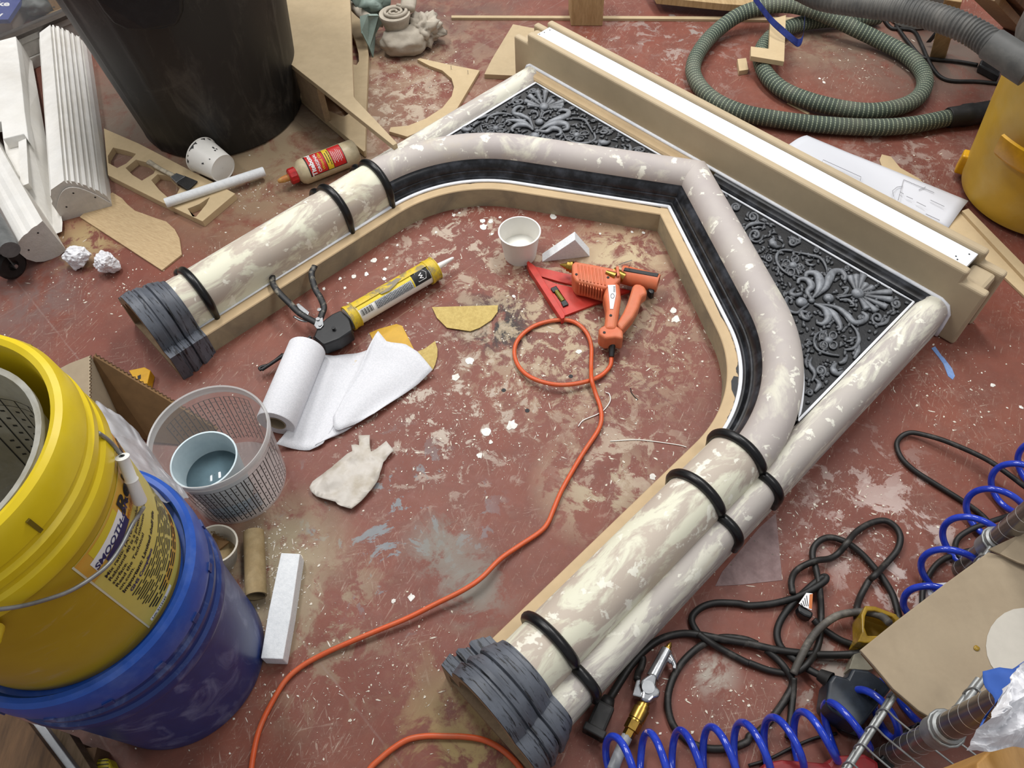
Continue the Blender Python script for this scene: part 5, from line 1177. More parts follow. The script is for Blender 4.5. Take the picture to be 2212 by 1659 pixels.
for ang in (-28, 62, -120):
    t = math.radians(ang); c = BC_ + V((math.cos(t) * 0.1457, math.sin(t) * 0.1457, 0.640)); v, f = box(c, (V((-math.sin(t), math.cos(t), 0)), V((math.cos(t), math.sin(t), 0)), V((0, 0, 1))), (0.004, 0.002, 0.022)); obj('tear_slot', v, f, mat('yellow_shadow_slot', '#6d5c08', None, 0.6), col_)
# label wraps the body; angle in degrees, height in metres
def yp(ang, z, dr=0.0006): t = math.radians(ang); r = rb(z) + dr; return BC_ + V((r * math.cos(t), r * math.sin(t), z))
def ypatch(name, m, a0, a1, z0, z1, dr, n=24, parent=yb, slant=0.0):
    vs = [yp(a0 + (a1 - a0) * i / n, z + slant * i / n, dr) for z in (z0, z1) for i in range(n + 1)]; return obj(name, vs, [(i, i + 1, n + 2 + i, n + 1 + i) for i in range(n)], m, parent, smooth=True)
l_yel = mat('pale_yellow_label', '#cfc060', None, 0.4, fine=0.03); l_or = mat('orange_label', '#d89a33', '#cfa944', 0.4, 6, 0.4, 0.6, fine=0.03); navy = mat('navy_ink', '#23265e', None, 0.45, fine=0)
lbl = ypatch('label', l_yel, -31, 120, 0.363, 0.557, 0.0005, 40)
ypatch('label_edge', mat('label_white_edge', '#d6d2b4', None, 0.5, fine=0), -31.5, -30.6, 0.362, 0.558, 0.0006, 2)
ypatch('label_header', l_or, -30.6, 120, 0.512, 0.556, 0.0007, 40); ypatch('label_panel', mat('label_bright_yellow', '#d5c12c', None, 0.4, fine=0.02), -24, -4, 0.535, 0.553, 0.0009, 10)
ypatch('label_logo_ground', ink_white, -26.5, -2.2, 0.522, 0.539, 0.0010, 10, slant=0.003); ypatch('label_wave', navy, -21, -1.5, 0.510, 0.5215, 0.0011, 10, slant=0.004)
ypatch('label_lower', l_yel, -30.6, 120, 0.366, 0.5125, 0.0008, 40); ypatch('lot_sticker', ink_white, -28, -9, 0.3675, 0.374, 0.0011, 8); ypatch('label_footer', l_or, -12, 120, 0.376, 0.392, 0.0010, 30)
def ytext(s, size, ang, z, m, bold=0.0, dr=0.0014, shear=0.0, sl=0.0):
    v, f = text_mesh(s, size, bold, shear); obj('lettering', [yp(ang + math.degrees(p.x / 0.141), z + p.y + sl * p.x, dr) for p in v], f, m, yb)
ytext('SMOOTH-ON', 0.0125, -26.3, 0.5225, navy, 0.0003, shear=0.12, sl=0.05)
ytext('Rebound', 0.030, -2, 0.528, ink_black, 0.001); ytext('BRUSHABLE SILICONE', 0.0075, -2, 0.516, mat('orange_ink', '#b8741c', None, 0.5, fine=0), 0.0002)
for s, z in (('Mix ratio: 1A:1B by volume or weight', 0.5005), ('Rebound 40 is a premium brush-on', 0.4915), ('surface.      is 20 minutes. Cure', 0.4825), ('Read the Technical', 0.4735), ('on.com.', 0.4650)): ytext(s, 0.0082, -26.5, z, ink_black, 0.00015)
ytext('Important: Limited shelf life', 0.0090, -26.5, 0.4550, ink_black, 0.0003); ytext('GHS Compliant', 0.0080, -24, 0.4440, navy, 0.0003)
dashes('fine_print', [(-25 + (i % 3), 40, 0.4375 - i * 0.0048) for i in range(9)], ink_black, lambda a, z: yp(a, z, 0.0014), 5, yb, 0.0019)
dashes('fine_print', [(-24 + i, 30, 0.3910 - i * 0.0056) for i in range(3)], ink_black, lambda a, z: yp(a, z, 0.0014), 6, yb, 0.0026)
ytext('Lot: 2112165', 0.0055, -27, 0.3688, ink_black, 0.0001)
# bail and grip
def around(x, y, r): return on_cyl(x, y, BX, BY, r)
wire = [around(310, 1096, .146), around(300, 1112, .147), around(285, 1135, .147), around(262, 1180, .148), around(235, 1218, .149), around(200, 1247, .150), around(150, 1277, .151), around(90, 1298, .153), around(30, 1312, .155), around(-60, 1322, .156)]
v, f, _ = tube(spline(wire, 5), 0.0022, 8); obj('bail', v, f, grey_paint, yb, smooth=True)
v, f, _ = tube(spline([around(263, 985, .150), around(245, 962, .150), around(228, 946, .148), around(212, 935, .146)], 5), 0.0022, 8); obj('bail', v, f, grey_paint, yb, smooth=True)
A, B = around(304, 1086, .150), around(263, 985, .153); L = (B - A).length
v, f, _ = lathe([(0.003, 0), (0.0062, 0.0), (0.0072, 0.002), (0.0062, L * .46), (0.0072, L * .5), (0.0062, L * .54), (0.0062, L - .005), (0.0074, L - .001), (0.003, L)], A, B - A, 20); lab(obj('grip', v, f, mat('white_grip_plastic', '#e6e7e4', None, 0.35, fine=0.03), yb, smooth=True, autosmooth=35), 'white plastic grip')
# bail ear
ec = yp(-66, 0.563, 0.004); v, f, _ = lathe([(0.001, 0.012), (0.014, 0.012), (0.018, 0.0), (0.001, 0.0)], ec, (math.cos(-1.15), math.sin(-1.15), 0), 20); obj('bail_ear', v, f, yel_b, yb, smooth=True, autosmooth=35)
# clear mixing tub standing inside the yellow bucket
clear = mat('milky_clear_plastic', '#d4d4d2', None, 0.28, fine=0.03, alpha=0.42)
grid_ink = mat('black_scale_print', '#19191b', None, 0.6, fine=0)
def scale_grid(parent, c, rz, a0, a1, z0, z1, cols, rows, marks=True, seed=1):
    vs, fs = [], []
    def q_(a, z): t = math.radians(a); r = rz(z) + 0.0006; return V(c) + V((r * math.cos(t), r * math.sin(t), z))
    def quad(aa, ab, za, zb):
        n = max(1, int(abs(ab - aa) / 4)); o_ = len(vs)
        for z in (za, zb):
            for i in range(n + 1): vs.append(q_(aa + (ab - aa) * i / n, z))
        for i in range(n): fs.append((o_ + i, o_ + i + 1, o_ + n + 2 + i, o_ + n + 1 + i))
    for i in range(cols + 1): a = a0 + (a1 - a0) * i / cols; quad(a, a + 1.0, z0, z1)
    quad(a0, a1, z1 - 0.001, z1); quad(a0, a1, z1 - 0.012, z1 - 0.0112)
    r_ = random.Random(seed)
    if marks:
        for i in range(cols):
            a = a0 + (a1 - a0) * (i + 0.35) / cols
            for j in range(rows):
                if r_.random() < 0.75: z = z0 + (z1 - z0 - 0.014) * (j + 0.3) / rows; quad(a, a + (a1 - a0) / cols * 0.28, z, z + 0.0028)
    obj('printed_scale', vs, fs, grid_ink, parent)
ti = thing('measuring_tub', 'cloudy clear measuring tub with printed scale inside the yellow bucket', 'tub', V((BX, BY, 0.4505)))
rt = lambda z: 0.092 + 0.016 * (z - 0.46) / 0.17
v, f, _ = lathe([(0.001, 0.4515), (0.090, 0.4515), (0.092, 0.455), (rt(0.64), 0.64), (0.113, 0.641), (0.113, 0.648), (rt(0.64) - 0.002, 0.647), (0.090, 0.457), (0.001, 0.4555)], BC_, n=60); obj('tub_wall', v, f, mat('cloudy_plastic', '#c3c2ba', '#a9a595', 0.4, 18, alpha=0.6), ti, smooth=True, autosmooth=35)
scale_grid(ti, BC_, lambda z: rt(z) - 0.0032, 20, 100, 0.47, 0.60, 8, 9, seed=4); scale_grid(ti, BC_, lambda z: rt(z) - 0.0032, -30, 14, 0.47, 0.60, 5, 9, seed=5)
vs = []
for z in (0.59, 0.63):
    for i in range(9): t = math.radians(2 + 22 * i / 8); vs.append(BC_ + V(((rt(z) - 0.004) * math.cos(t), (rt(z) - 0.004) * math.sin(t), z)))
obj('barcode_sticker', vs, [(i, i + 1, 10 + i, 9 + i) for i in range(8)], ink_white, ti)
for k in range(11):
    vs = []
    for z in (0.592, 0.628):
        for i in range(2): t = math.radians(4 + k * 1.75 + i * 0.8); vs.append(BC_ + V(((rt(z) - 0.0046) * math.cos(t), (rt(z) - 0.0046) * math.sin(t), z)))
    obj('barcode_bar', vs, [(0, 1, 3, 2)], grid_ink, ti)

# ================================================================== clear mixing bucket with cup
MB = V((-0.511, 0.697, 0)); mt = thing('mixing_bucket', 'clear graduated mixing bucket in front of the paper towel roll', 'bucket', MB)
rm = lambda z: 0.086 + 0.0125 * z / 0.165
clear2 = mat('clear_plastic', '#dcdad8', None, 0.22, fine=0.03, alpha=0.30)
v, f, _ = lathe([(0.001, 0.003), (0.083, 0.003), (0.085, 0.0), (rm(0.004), 0.004), (rm(0.155), 0.155)], MB, n=72); obj('wall', v, f, clear2, mt, smooth=True, autosmooth=40)
v, f, _ = lathe([(rm(0.15), 0.150), (0.1000, 0.151), (0.1015, 0.154), (0.1015, 0.163), (0.100, 0.166), (rm(0.16) - 0.0006, 0.1645), (rm(0.15) - 0.0008, 0.150)], MB, n=72); obj('rim', v, f, mat('frosted_rim', '#d6d5d3', None, 0.3, fine=0.03, alpha=0.6), mt, smooth=True, autosmooth=40)
for a0, a1, c_, s in ((-112, -84, 5, 1), (-81, -54, 5, 2), (-51, -24, 5, 3), (-20, 4, 4, 4), (62, 90, 5, 6), (94, 122, 5, 7), (126, 156, 5, 8)): scale_grid(mt, MB, rm, a0, a1, 0.012, 0.136, c_, 9, seed=s)
blue_wash = mat('pale_blue_wash', '#93b6cc', None, 0.5, fine=0.05, alpha=0.35)
def mpatch(name, m, a0, a1, z0, z1, n=10):
    vs = [MB + V((rm(z) * 1.004 * math.cos(math.radians(a0 + (a1 - a0) * i / n)), rm(z) * 1.004 * math.sin(math.radians(a0 + (a1 - a0) * i / n)), z)) for z in (z0, z1) for i in range(n + 1)]; obj(name, vs, [(i, i + 1, n + 2 + i, n + 1 + i) for i in range(n)], m, mt, smooth=True)
mpatch('label_tint', blue_wash, -100, -45, 0.03, 0.075)
def mtext(s, size, ang, z, m):
    v, f = text_mesh(s, size, 0.0004); obj('lettering', [MB + V((rm(z) * 1.006 * math.cos(math.radians(ang) + p.x / 0.095), rm(z) * 1.006 * math.sin(math.radians(ang) + p.x / 0.095), z + p.y)) for p in v], f, m, mt)
mpatch('label_mark', navy, -128, -118, 0.122, 0.134, 4)
pail = MB + V((-0.012, -0.030, 0.0045)); ct = thing('mixing_cup', 'pale blue lined cup of water standing inside the clear mixing bucket', 'cup', pail)
cupw = mat('pale_blue_cup', '#c4d2d6', '#aebfc5', 0.4, 10, fine=0.03)
v, f, _ = lathe([(0.001, 0.0), (0.042, 0.0), (0.0435, 0.003), (0.0545, 0.128), (0.0558, 0.1285), (0.0558, 0.131), (0.053, 0.131), (0.0525, 0.126), (0.042, 0.006), (0.001, 0.006)], pail, n=48); obj('cup_wall', v, f, cupw, ct, smooth=True, autosmooth=40)
v, f, _ = lathe([(0.0005, 0.078), (0.0485, 0.078), (0.0485, 0.074)], pail, n=40); lab(obj('water', v, f, mat('blue_grey_water', '#5f757e', '#55686f', 0.08, 12, fine=0.03), ct, smooth=True), 'still blue grey water')

# ================================================================== cardboard box, bag and bits round the buckets
cb = thing('cardboard_box', 'open brown cardboard box behind the yellow bucket', 'box', V((-0.70, 0.80, 0)))
zc = 0.15
inner_dark = mat('brown_cardboard_inside', '#7d5f3c', '#6f5435', 0.85, 14, 0.35, 0.7)
def wall_panel(name, A, B, z1, z0, t, m, parent):
    A, B = V(A), V(B); n_ = (B - A).cross(V((0, 0, 1))).normalized() * t
    A0, B0 = V((A.x, A.y, z0)), V((B.x, B.y, z0)); A1, B1 = V((A.x, A.y, z1)), V((B.x, B.y, z1))
    v, f = slab([[A0, B0, B1, A1]], n_); return obj(name, v, f, m, parent)
def flute_edge(A, B, parent, z, t=0.005):
    n = int((B - A).length / 0.004); d = (B - A).normalized(); s = d.cross(V((0, 0, 1))).normalized(); pth = []
    for i in range(n): pth.append(A + d * (i * 0.004) + s * (t * 0.35 * (1 if i % 2 else -1)) + V((0, 0, 0.0006)))
    v, f, _ = tube(pth, 0.0008, 4); obj('corrugation', v, f, cardboard_dark, parent)
A, B = G(206, 765, zc), G(472, 924, 0.035)
v, f = slab([[A, B, G(452, 962, 0.003), G(330, 950, 0.006), G(215, 905, 0.012)]], (-0.003, -0.004, -0.0)); obj('open_flap', v, f, inner_dark, cb); flute_edge(A, B, cb, A.z + 0.0006)
A2, B2 = G(196, 768, zc), G(196, 930, zc); wall_panel('side_wall', A2, B2, zc, 0.0, 0.005, cardboard, cb); flute_edge(A2, B2, cb, zc + 0.0006)
v, f = slab([[G(195, 768, zc), G(150, 785, zc - .01), G(110, 806, zc - .02), G(100, 900, zc - .02), G(140, 960, zc - .01), G(196, 930, zc)]], (0, 0, -0.004)); obj('flap', v, f, cardboard, cb)
v, f = slab([[G(405, 1122, 0.05), G(495, 1170, 0.03), G(470, 1190, 0.02), G(440, 1200, 0.01), G(380, 1150, 0.02)]], (0, 0, -0.004)); o = obj('cardboard_flap', v, f, inner_dark); tag(o, 'torn cardboard corner poking over the small white cup', 'cardboard')
flute_edge(G(410, 1122, 0.054), G(494, 1168, 0.034), o, 0.0)
lv = thing('spirit_level', 'yellow end of a spirit level beyond the cardboard box', 'level', G(310, 805))
v, f = slab([px([(278, 800), (312, 793), (325, 800), (318, 830), (300, 835)], z=0.022)], (0, 0, -0.022)); obj('level_body', v, f, yel_tray, lv, bevel=0.001)
v, f = slab([px([(297, 812), (304, 809), (304, 818), (298, 820)], z=0.0225)], (0, 0, -0.001)); obj('vial_window', v, f, ink_black, lv)
bag_m = mat('milky_polythene', '#d3d3d6', '#bcbcc0', 0.25, 14, 0.35, 0.7, alpha=0.6, fine=0.05)
zb_ = lambda u, v_, p: 0.03 * abs(noise.noise(V((u * 3.2, v_ * 3.4, 1.0)))) + 0.018 * abs(noise.noise(V((u * 7, v_ * 6, 4.0)))) 
v, f = coons([G(190, 872, .20), G(225, 878, .21), G(265, 903, .20), G(300, 935, .18), G(335, 985, .14)], [G(335, 985, .14), G(365, 1030, .16), G(400, 1060, .20), G(408, 1075, .25)], [G(228, 1015, .43), G(285, 1058, .41), G(330, 1080, .40), G(375, 1096, .35), G(408, 1075, .25)], [G(190, 872, .20), G(205, 940, .31), G(228, 1015, .43)], 34, 30, zb_)
v, f = thicken(v, f, 0.0008); o = obj('polythene_bag', v, f, bag_m, smooth=True); tag(o, 'crumpled milky polythene bag between the buckets and the cardboard box', 'bag')
A, B = G(548, 1150, 0.018), G(553, 1288, 0.018); L = (B - A).length; tu = thing('cardboard_tube', 'short brown cardboard tube beside the blue bucket', 'tube', G(550, 1220))
kraft = mat('kraft_tube', '#8f7a55', '#a18d68', 0.75, 40, 0.4, 0.7)
v, f, _ = lathe([(0.0145, 0), (0.0175, 0), (0.0175, L), (0.0145, L), (0.0145, 0)], A, B - A, 28); obj('tube_wall', v, f, kraft, tu, smooth=True, autosmooth=35)
cc = G(477, 1205); cup('small_cup', 'small cream cup under the cardboard corner beside the tube', (cc.x, cc.y - 0.004, 0), (0.15, 0.1, 1), 0.028, 0.035, 0.055, mat('cream_cup', '#cfc8b8', '#bfb7a5', 0.5, 20), fill=(0.02, kraft))
# planks under the shelf at the lower left
for i, (pts, z, m_, lb_) in enumerate((([(-40, 1520), (60, 1560), (150, 1680), (60, 1720), (-40, 1640)], 0.10, dark_wood, 'brown stained plank in the lower left corner'),
                                      ([(60, 1562), (95, 1566), (180, 1680), (145, 1680)], 0.085, mat('grey_metal_strip', '#8f9194', None, 0.4, metal=0.4), 'grey metal strip between the planks in the lower left'),
                                      ([(96, 1566), (150, 1585), (215, 1690), (180, 1690)], 0.07, mat('dull_brown_board', '#6e5a45', '#57462f', 0.8, 18, stretch=(6, 1, 1)), 'dull narrow board beside the grey strip at the lower left'))):
    v, f = slab([px(pts, z=z)], (0, 0, -0.03)); o = obj('plank', v, f, m_, bevel=0.001); tag(o, lb_, 'plank'); 
    v, f = box(V((o.location.x, o.location.y, (z - 0.03) / 2)), (V((1, 0, 0)), V((0, 1, 0)), V((0, 0, 1))), (0.03, 0.03, z - 0.03)); obj('support', v, f, dark_wood, o)
tpm = thing('tape_measure', 'small yellow tape measure end beneath the blue bucket', 'tape measure', G(222, 1655))
v, f = slab([px([(204, 1640), (232, 1636), (240, 1655), (236, 1690), (208, 1690)], z=0.03)], (0, 0, -0.03)); obj('case', v, f, mat('dull_yellow', '#a99a1c', None, 0.5), tpm, bevel=0.004)
for i in range(3): v, f = slab([px([(206, 1644 + i * 8), (234, 1641 + i * 8), (234, 1643 + i * 8), (206, 1646 + i * 8)], z=0.0305)], (0, 0, -0.001)); obj('stripe', v, f, ink_black, tpm)

# ================================================================== lower right: leads, air tools, rack
blk = mat('scuffed_black_flex', '#1d1b19', '#4b4742', 0.5, 40, 0.55, 0.78)
c4 = lambda L_: [(1620 + p[0] / 3.7365, 800 + p[1] / 3.7365) + tuple(p[2:]) for p in L_]
c9 = lambda L_: [(1620 + p[0] / 3.7365, 1215 + p[1] / 3.7365) + tuple(p[2:]) for p in L_]
c7 = lambda L_: [(1080 + p[0] / K, 1239 + p[1] / K) + tuple(p[2:]) for p in L_]
cord('black_lead', 'black lead making a long narrow loop at the far right', c4([(2330, 1010, .03), (2212, 935, .03), (2100, 850, .03), (1900, 715, .028), (1600, 580, .022), (1400, 520, .014), (1290, 505, .01), (1215, 540, .006), (1185, 605, .006), (1225, 710, .006), (1330, 810, .006), (1500, 920, .006), (1700, 1045, .006), (1850, 1150, .006), (1930, 1240, .007), (1950, 1340, .008), (1900, 1420, .012), (1700, 1475, .008), (1560, 1525, .008), (1470, 1610, .008), (1400, 1750, .008), (1390, 1900, .008)]), 0.0048, blk)
cord('black_lead', 'short black lead crossing under the blue coil beside the rack', c4([(2250, 1130, .01), (2120, 1165, .018), (1960, 1215, .018), (1800, 1275, .012), (1690, 1345, .008), (1658, 1420, .006), (1690, 1500, .016), (1760, 1560, .016)]), 0.0048, blk)
ext_ = cord('extension_lead', 'scuffed black extension lead ending in a square socket beside the mantel base', c7([(915, 1100, .012), (960, 1030, .007), (1030, 915, .006), (1130, 765, .006), (1250, 640, .006), (1390, 550, .006), (1550, 512, .007), (1700, 522, .012), (1900, 560, .014), (2080, 590, .012)]) + c9([(0, 655, .012), (200, 702, .014), (480, 738, .012), (700, 745, .012), (870, 735, .02), (980, 700, .03)]), 0.0062, blk)
q0, q1 = G(1080 + 905 / K, 1239 + 1120 / K, 0.015), G(1080 + 790 / K, 1239 + 1385 / K, 0.016); dd = (q1 - q0).normalized(); sdv = dd.cross(V((0, 0, 1)))
v, f = box((q0 + q1) / 2, (dd, sdv, V((0, 0, 1))), ((q1 - q0).length, 0.028, 0.028)); obj('socket', v, f, black_rub, ext_, bevel=0.004)
v, f = box(q1 - dd * 0.006, (dd, sdv, V((0, 0, 1))), (0.012, 0.034, 0.031)); obj('socket_rim', v, f, black_rub, ext_, bevel=0.002)
v, f = cyl(q0 - dd * 0.012, q0 + dd * 0.004, 0.009, 0.0135, 14); obj('socket_neck', v, f, black_rub, ext_, smooth=True)
adl = cord('adapter_lead', 'glossy black lead that loops back and joins the black power adapter', c7([(1690, 510, .006), (1640, 420, .006), (1650, 350, .006), (1730, 282, .006), (1850, 250, .006), (2030, 255, .006)]) + c9([(0, 348, .006), (200, 328, .008), (400, 270, .014), (540, 195, .02), (612, 140, .02), (598, 117, .018), (520, 170, .012), (430, 250, .008), (330, 350, .007), (245, 475, .007), (218, 580, .007), (248, 680, .008), (330, 760, .009), (450, 850, .014), (560, 910, .022), (640, 950, .03)]), 0.0058, black_rub)
cord('black_lead', 'black lead twisting into two high loops on the red floor', c7([(1690, 512, .016), (1800, 590, .014), (1900, 650, .008), (2100, 755, .007)]) + c9([(0, 812, .007), (150, 868, .007), (300, 893, .007), (400, 870, .018), (470, 810, .02), (530, 720, .012), (565, 600, .008), (575, 400, .007), (562, 210, .016), (535, 60, .012)]) + c4([(505, 1500, .010), (520, 1420, .010), (580, 1365, .010), (660, 1350, .010), (780, 1390, .012), (900, 1480, .008), (1000, 1590, .007)]) + c9([(1080, 140, .007), (1150, 260, .007), (1185, 370, .007), (1200, 440, .007), (1200, 520, .007)]), 0.0055, blk)
cord('black_lead', 'black lead forming the uppermost pretzel loop beside the mantel leg', c9([(345, 252, .018), (335, 150, .016), (380, 60, .010)]) + c4([(520, 1540, .018), (640, 1520, .010), (720, 1470, .010), (785, 1390, .020), (850, 1310, .012), (960, 1240, .010), (1080, 1213, .010), (1170, 1260, .010), (1213, 1345, .010), (1190, 1450, .008), (1100, 1560, .008), (1010, 1655, .018)]) + c9([(960, 150, .008), (890, 280, .007), (860, 390, .020), (868, 480, .007), (895, 560, .007), (930, 640, .007)]), 0.0055, blk)
cord('grey_lead', 'dust greyed lead arching over the others towards the amber tub', c9([(350, 900, .018), (400, 790, .022), (450, 690, .022), (505, 600, .020), (580, 515, .022), (700, 432, .022), (830, 402, .03), (950, 402, .04), (1060, 432, .05), (1125, 490, .06)]), 0.0062, mat('dusty_grey_flex', '#4a4641', '#7b766c', 0.6, 40, 0.45, 0.7))
cord('black_lead', 'scuffed lead making the big round loop behind the blow gun', c9([(60, 660, .008)]) + c7([(2080, 560, .008), (1900, 545, .008), (1760, 588, .008), (1630, 680, .006), (1525, 800, .006), (1455, 950, .006), (1432, 1100, .006), (1460, 1250, .006), (1530, 1360, .006), (1640, 1448, .006), (1780, 1492, .006), (1950, 1488, .006), (2100, 1440, .006)]) + c9([(0, 1400, .006), (80, 1360, .006), (200, 1230, .006), (300, 1080, .006), (345, 970, .007), (290, 860, .012), (220, 780, .010), (130, 705, .010)]), 0.0058, blk)
cord('black_lead', 'short scuffed lead end hanging down beside the black adapter', c9([(355, 930, .014), (350, 1050, .008), (335, 1200, .006), (318, 1330, .006), (308, 1420, .006)]), 0.0052, blk)
cord('thin_black_lead', 'thin black wire running behind the blue coiled hose', c9([(-10, 1640, .004), (150, 1590, .004), (330, 1500, .004), (520, 1420, .004), (700, 1380, .004)]), 0.0025, black_rub)
pg = cord('plug_and_lead', 'black plug with white and orange warning tag among the tangled leads', c9([(515, 462, .012), (560, 510, .010), (640, 570, .008), (740, 630, .008), (860, 672, .008), (950, 700, .008)]), 0.0055, black_rub)
v, f = slab([px(c9([(385, 360), (410, 330), (515, 405), (500, 450), (440, 430), (395, 400)]), z=0.024)], (0, 0, -0.020)); obj('plug', v, f, black_plastic, pg, bevel=0.003)
v, f = slab([px(c9([(395, 330), (455, 245), (505, 250), (498, 385), (440, 360)]), z=0.028)], (0, 0, -0.001)); tg = obj('warning_tag', v, f, ink_white, pg)
v, f = slab([px(c9([(482, 258), (508, 252), (500, 375), (476, 370)]), z=0.0285)], (0, 0, -0.001)); obj('warning_stripe', v, f, mat('warning_orange', '#c06a2e', None, 0.5), tg)
for i in range(4): v, f = slab([px(c9([(410 + i * 15, 330 - i * 20), (414 + i * 15, 325 - i * 20), (430 + i * 14, 352), (425 + i * 14, 352)]), z=0.0286)], (0, 0, -0.0004)); obj('print_line', v, f, ink_black, tg)

# black adapter
ad = thing('power_adapter', 'bulky dark blue black power adapter under the cardboard sheet', 'adapter', G(1860, 1530))
v, f = slab([px(c9([(640, 960), (680, 900), (790, 930), (830, 850), (960, 870), (1080, 950), (1150, 1010), (1000, 1200), (900, 1330), (760, 1260), (640, 1180), (615, 1130)]), z=0.065)], (0, 0, -0.055)); obj('body', v, f, mat('blue_black_plastic', '#20262e', '#313a45', 0.4, 20), ad, bevel=0.010, bseg=4)
v, f = cyl(G(*c9([(560, 905)])[0][:2], .035), G(*c9([(650, 955)])[0][:2], .042), 0.009, 0.013, 16); obj('strain_relief', v, f, black_rub, ad, smooth=True, autosmooth=40)
v, f = slab([px(c9([(960, 1080), (1010, 1010), (1030, 1020), (975, 1110)]), z=0.070)], (0, 0, -0.006)); obj('latch', v, f, black_rub, ad, bevel=0.002)
v, f = slab([px(c9([(670, 1230), (760, 1270), (960, 1340), (900, 1420), (740, 1360)]), z=0.02)], (0, 0, -0.018)); obj('lower_housing', v, f, black_plastic, ad, bevel=0.004)
# amber tub
am = thing('amber_tub', 'translucent amber plastic tub half under the cardboard sheet', 'tub', G(1890, 1370))
amber = mat('amber_plastic', '#b08d2b', '#8f7120', 0.18, 20, alpha=0.75)
v, f = slab([px(c9([(900, 420), (930, 350), (1010, 355), (1180, 420), (1230, 470), (1120, 640), (930, 650), (870, 640), (905, 560)]), z=0.055), px(c9([(930, 440), (950, 390), (1010, 390), (1150, 440), (1180, 470), (1100, 590), (950, 590), (925, 520)]), z=0.055)], (0, 0, -0.045)); obj('tub_wall', v, f, amber, am, bevel=0.002)
v, f = slab([px(c9([(900, 420), (930, 350), (1010, 355), (1180, 420), (1230, 470), (1120, 640), (930, 650), (905, 560)]), z=0.010)], (0, 0, -0.008)); obj('tub_base', v, f, amber, am)
v, f = slab([px(c9([(800, 860), (840, 740), (900, 720), (1030, 850), (960, 870)]), z=0.03)], (0, 0, -0.028)); o = obj('clear_offcut', v, f, mat('pale_clear_plastic', '#9b9684', None, 0.2, alpha=0.7), bevel=0.001); tag(o, 'pale clear plastic scrap between the adapter and the amber tub', 'plastic scrap')

# blow gun
bg = thing('air_blow_gun', 'chrome air blow gun with brass coupler lying by the mantel base', 'blow gun', G(1400, 1480))
chrome = mat('worn_chrome', '#b9bbbd', '#96989a', 0.22, 40, 0.5, 0.7, metal=0.92, fine=0.05)
def c7p(x, y, z): return G(1080 + x / K, 1239 + y / K, z)
A, B = c7p(1425, 650, .022), c7p(1300, 890, .022); v, f = cyl(A, B, 0.0088, 0.0100, 18); obj('barrel', v, f, chrome, bg, smooth=True, autosmooth=40)
dn = (A - B).normalized(); v, f, _ = lathe([(0.001, 0), (0.006, 0), (0.0062, 0.003), (0.0045, 0.004), (0.0042, 0.008), (0.0018, 0.013), (0.0008, 0.013)], A, dn, 14); lab(obj('nozzle', v, f, brass, bg, smooth=True, autosmooth=30), 'brass nozzle')
v, f = slab([px(c7([(1240, 880), (1300, 840), (1345, 870), (1330, 960), (1372, 990), (1365, 1045), (1315, 1062), (1270, 1105), (1200, 1075), (1215, 990), (1200, 910)]), z=0.034)], (0, 0, -0.026)); obj('body', v, f, chrome, bg, bevel=0.005, bseg=3)
q = c7p(1265, 970, .0345); v, f = cyl(q, q + V((0, 0, 0.0015)), 0.0095, n=24); obj('badge', v, f, steel, bg, smooth=True, autosmooth=40)
v, f = slab([px(c7([(1130, 1040), (1165, 905), (1200, 900), (1195, 960), (1215, 1030), (1210, 1060)]), z=0.030)], (0, 0, -0.020)); obj('lever_cap', v, f, chrome, bg, bevel=0.002)
bar('trigger', [(1440, 695, .022), (1465, 735, .022), (1488, 780, .022), (1488, 812, .022)], .022, 0.0055, chrome, bg, K, 1080, 1239, 0.8, 0.003)
bar('trigger', [(1405, 735, .022), (1440, 730, .022), (1468, 755, .022)], .022, 0.005, chrome, bg, K, 1080, 1239, 0.8)
bar('hose_tail', [(1170, 905, .02), (1178, 850, .012), (1205, 800, .008), (1220, 745, .006), (1215, 710, .006)], .01, 0.0055, blk, bg, K, 1080, 1239, 1.0)
A, B = c7p(1245, 1085, .021), c7p(1085, 1400, .020); L = (B - A).length
v, f, _ = lathe([(0.001, 0), (0.0075, 0), (0.0075, 0.006), (0.010, 0.007), (0.010, L * .22), (0.0125, L * .23), (0.0125, L * .52), (0.0115, L * .54), (0.0115, L * .58), (0.001, L * .58)], A, B - A, 24); obj('coupler', v, f, brass, bg, smooth=True, autosmooth=30)
v, f, _ = lathe([(0.001, L * .56), (0.0118, L * .56), (0.0118, L * .80), (0.009, L * .82), (0.009, L * .98), (0.001, L)], A, B - A, 6); obj('hex_nut', v, f, brass, bg)
bar('hose_fitting', [(1085, 1390, .020), (1040, 1480, .022), (990, 1600, .03), (960, 1680, .03)], .02, 0.0085, mat('grey_fitting', '#8b8d90', None, 0.4), bg, K, 1080, 1239, 1.0)

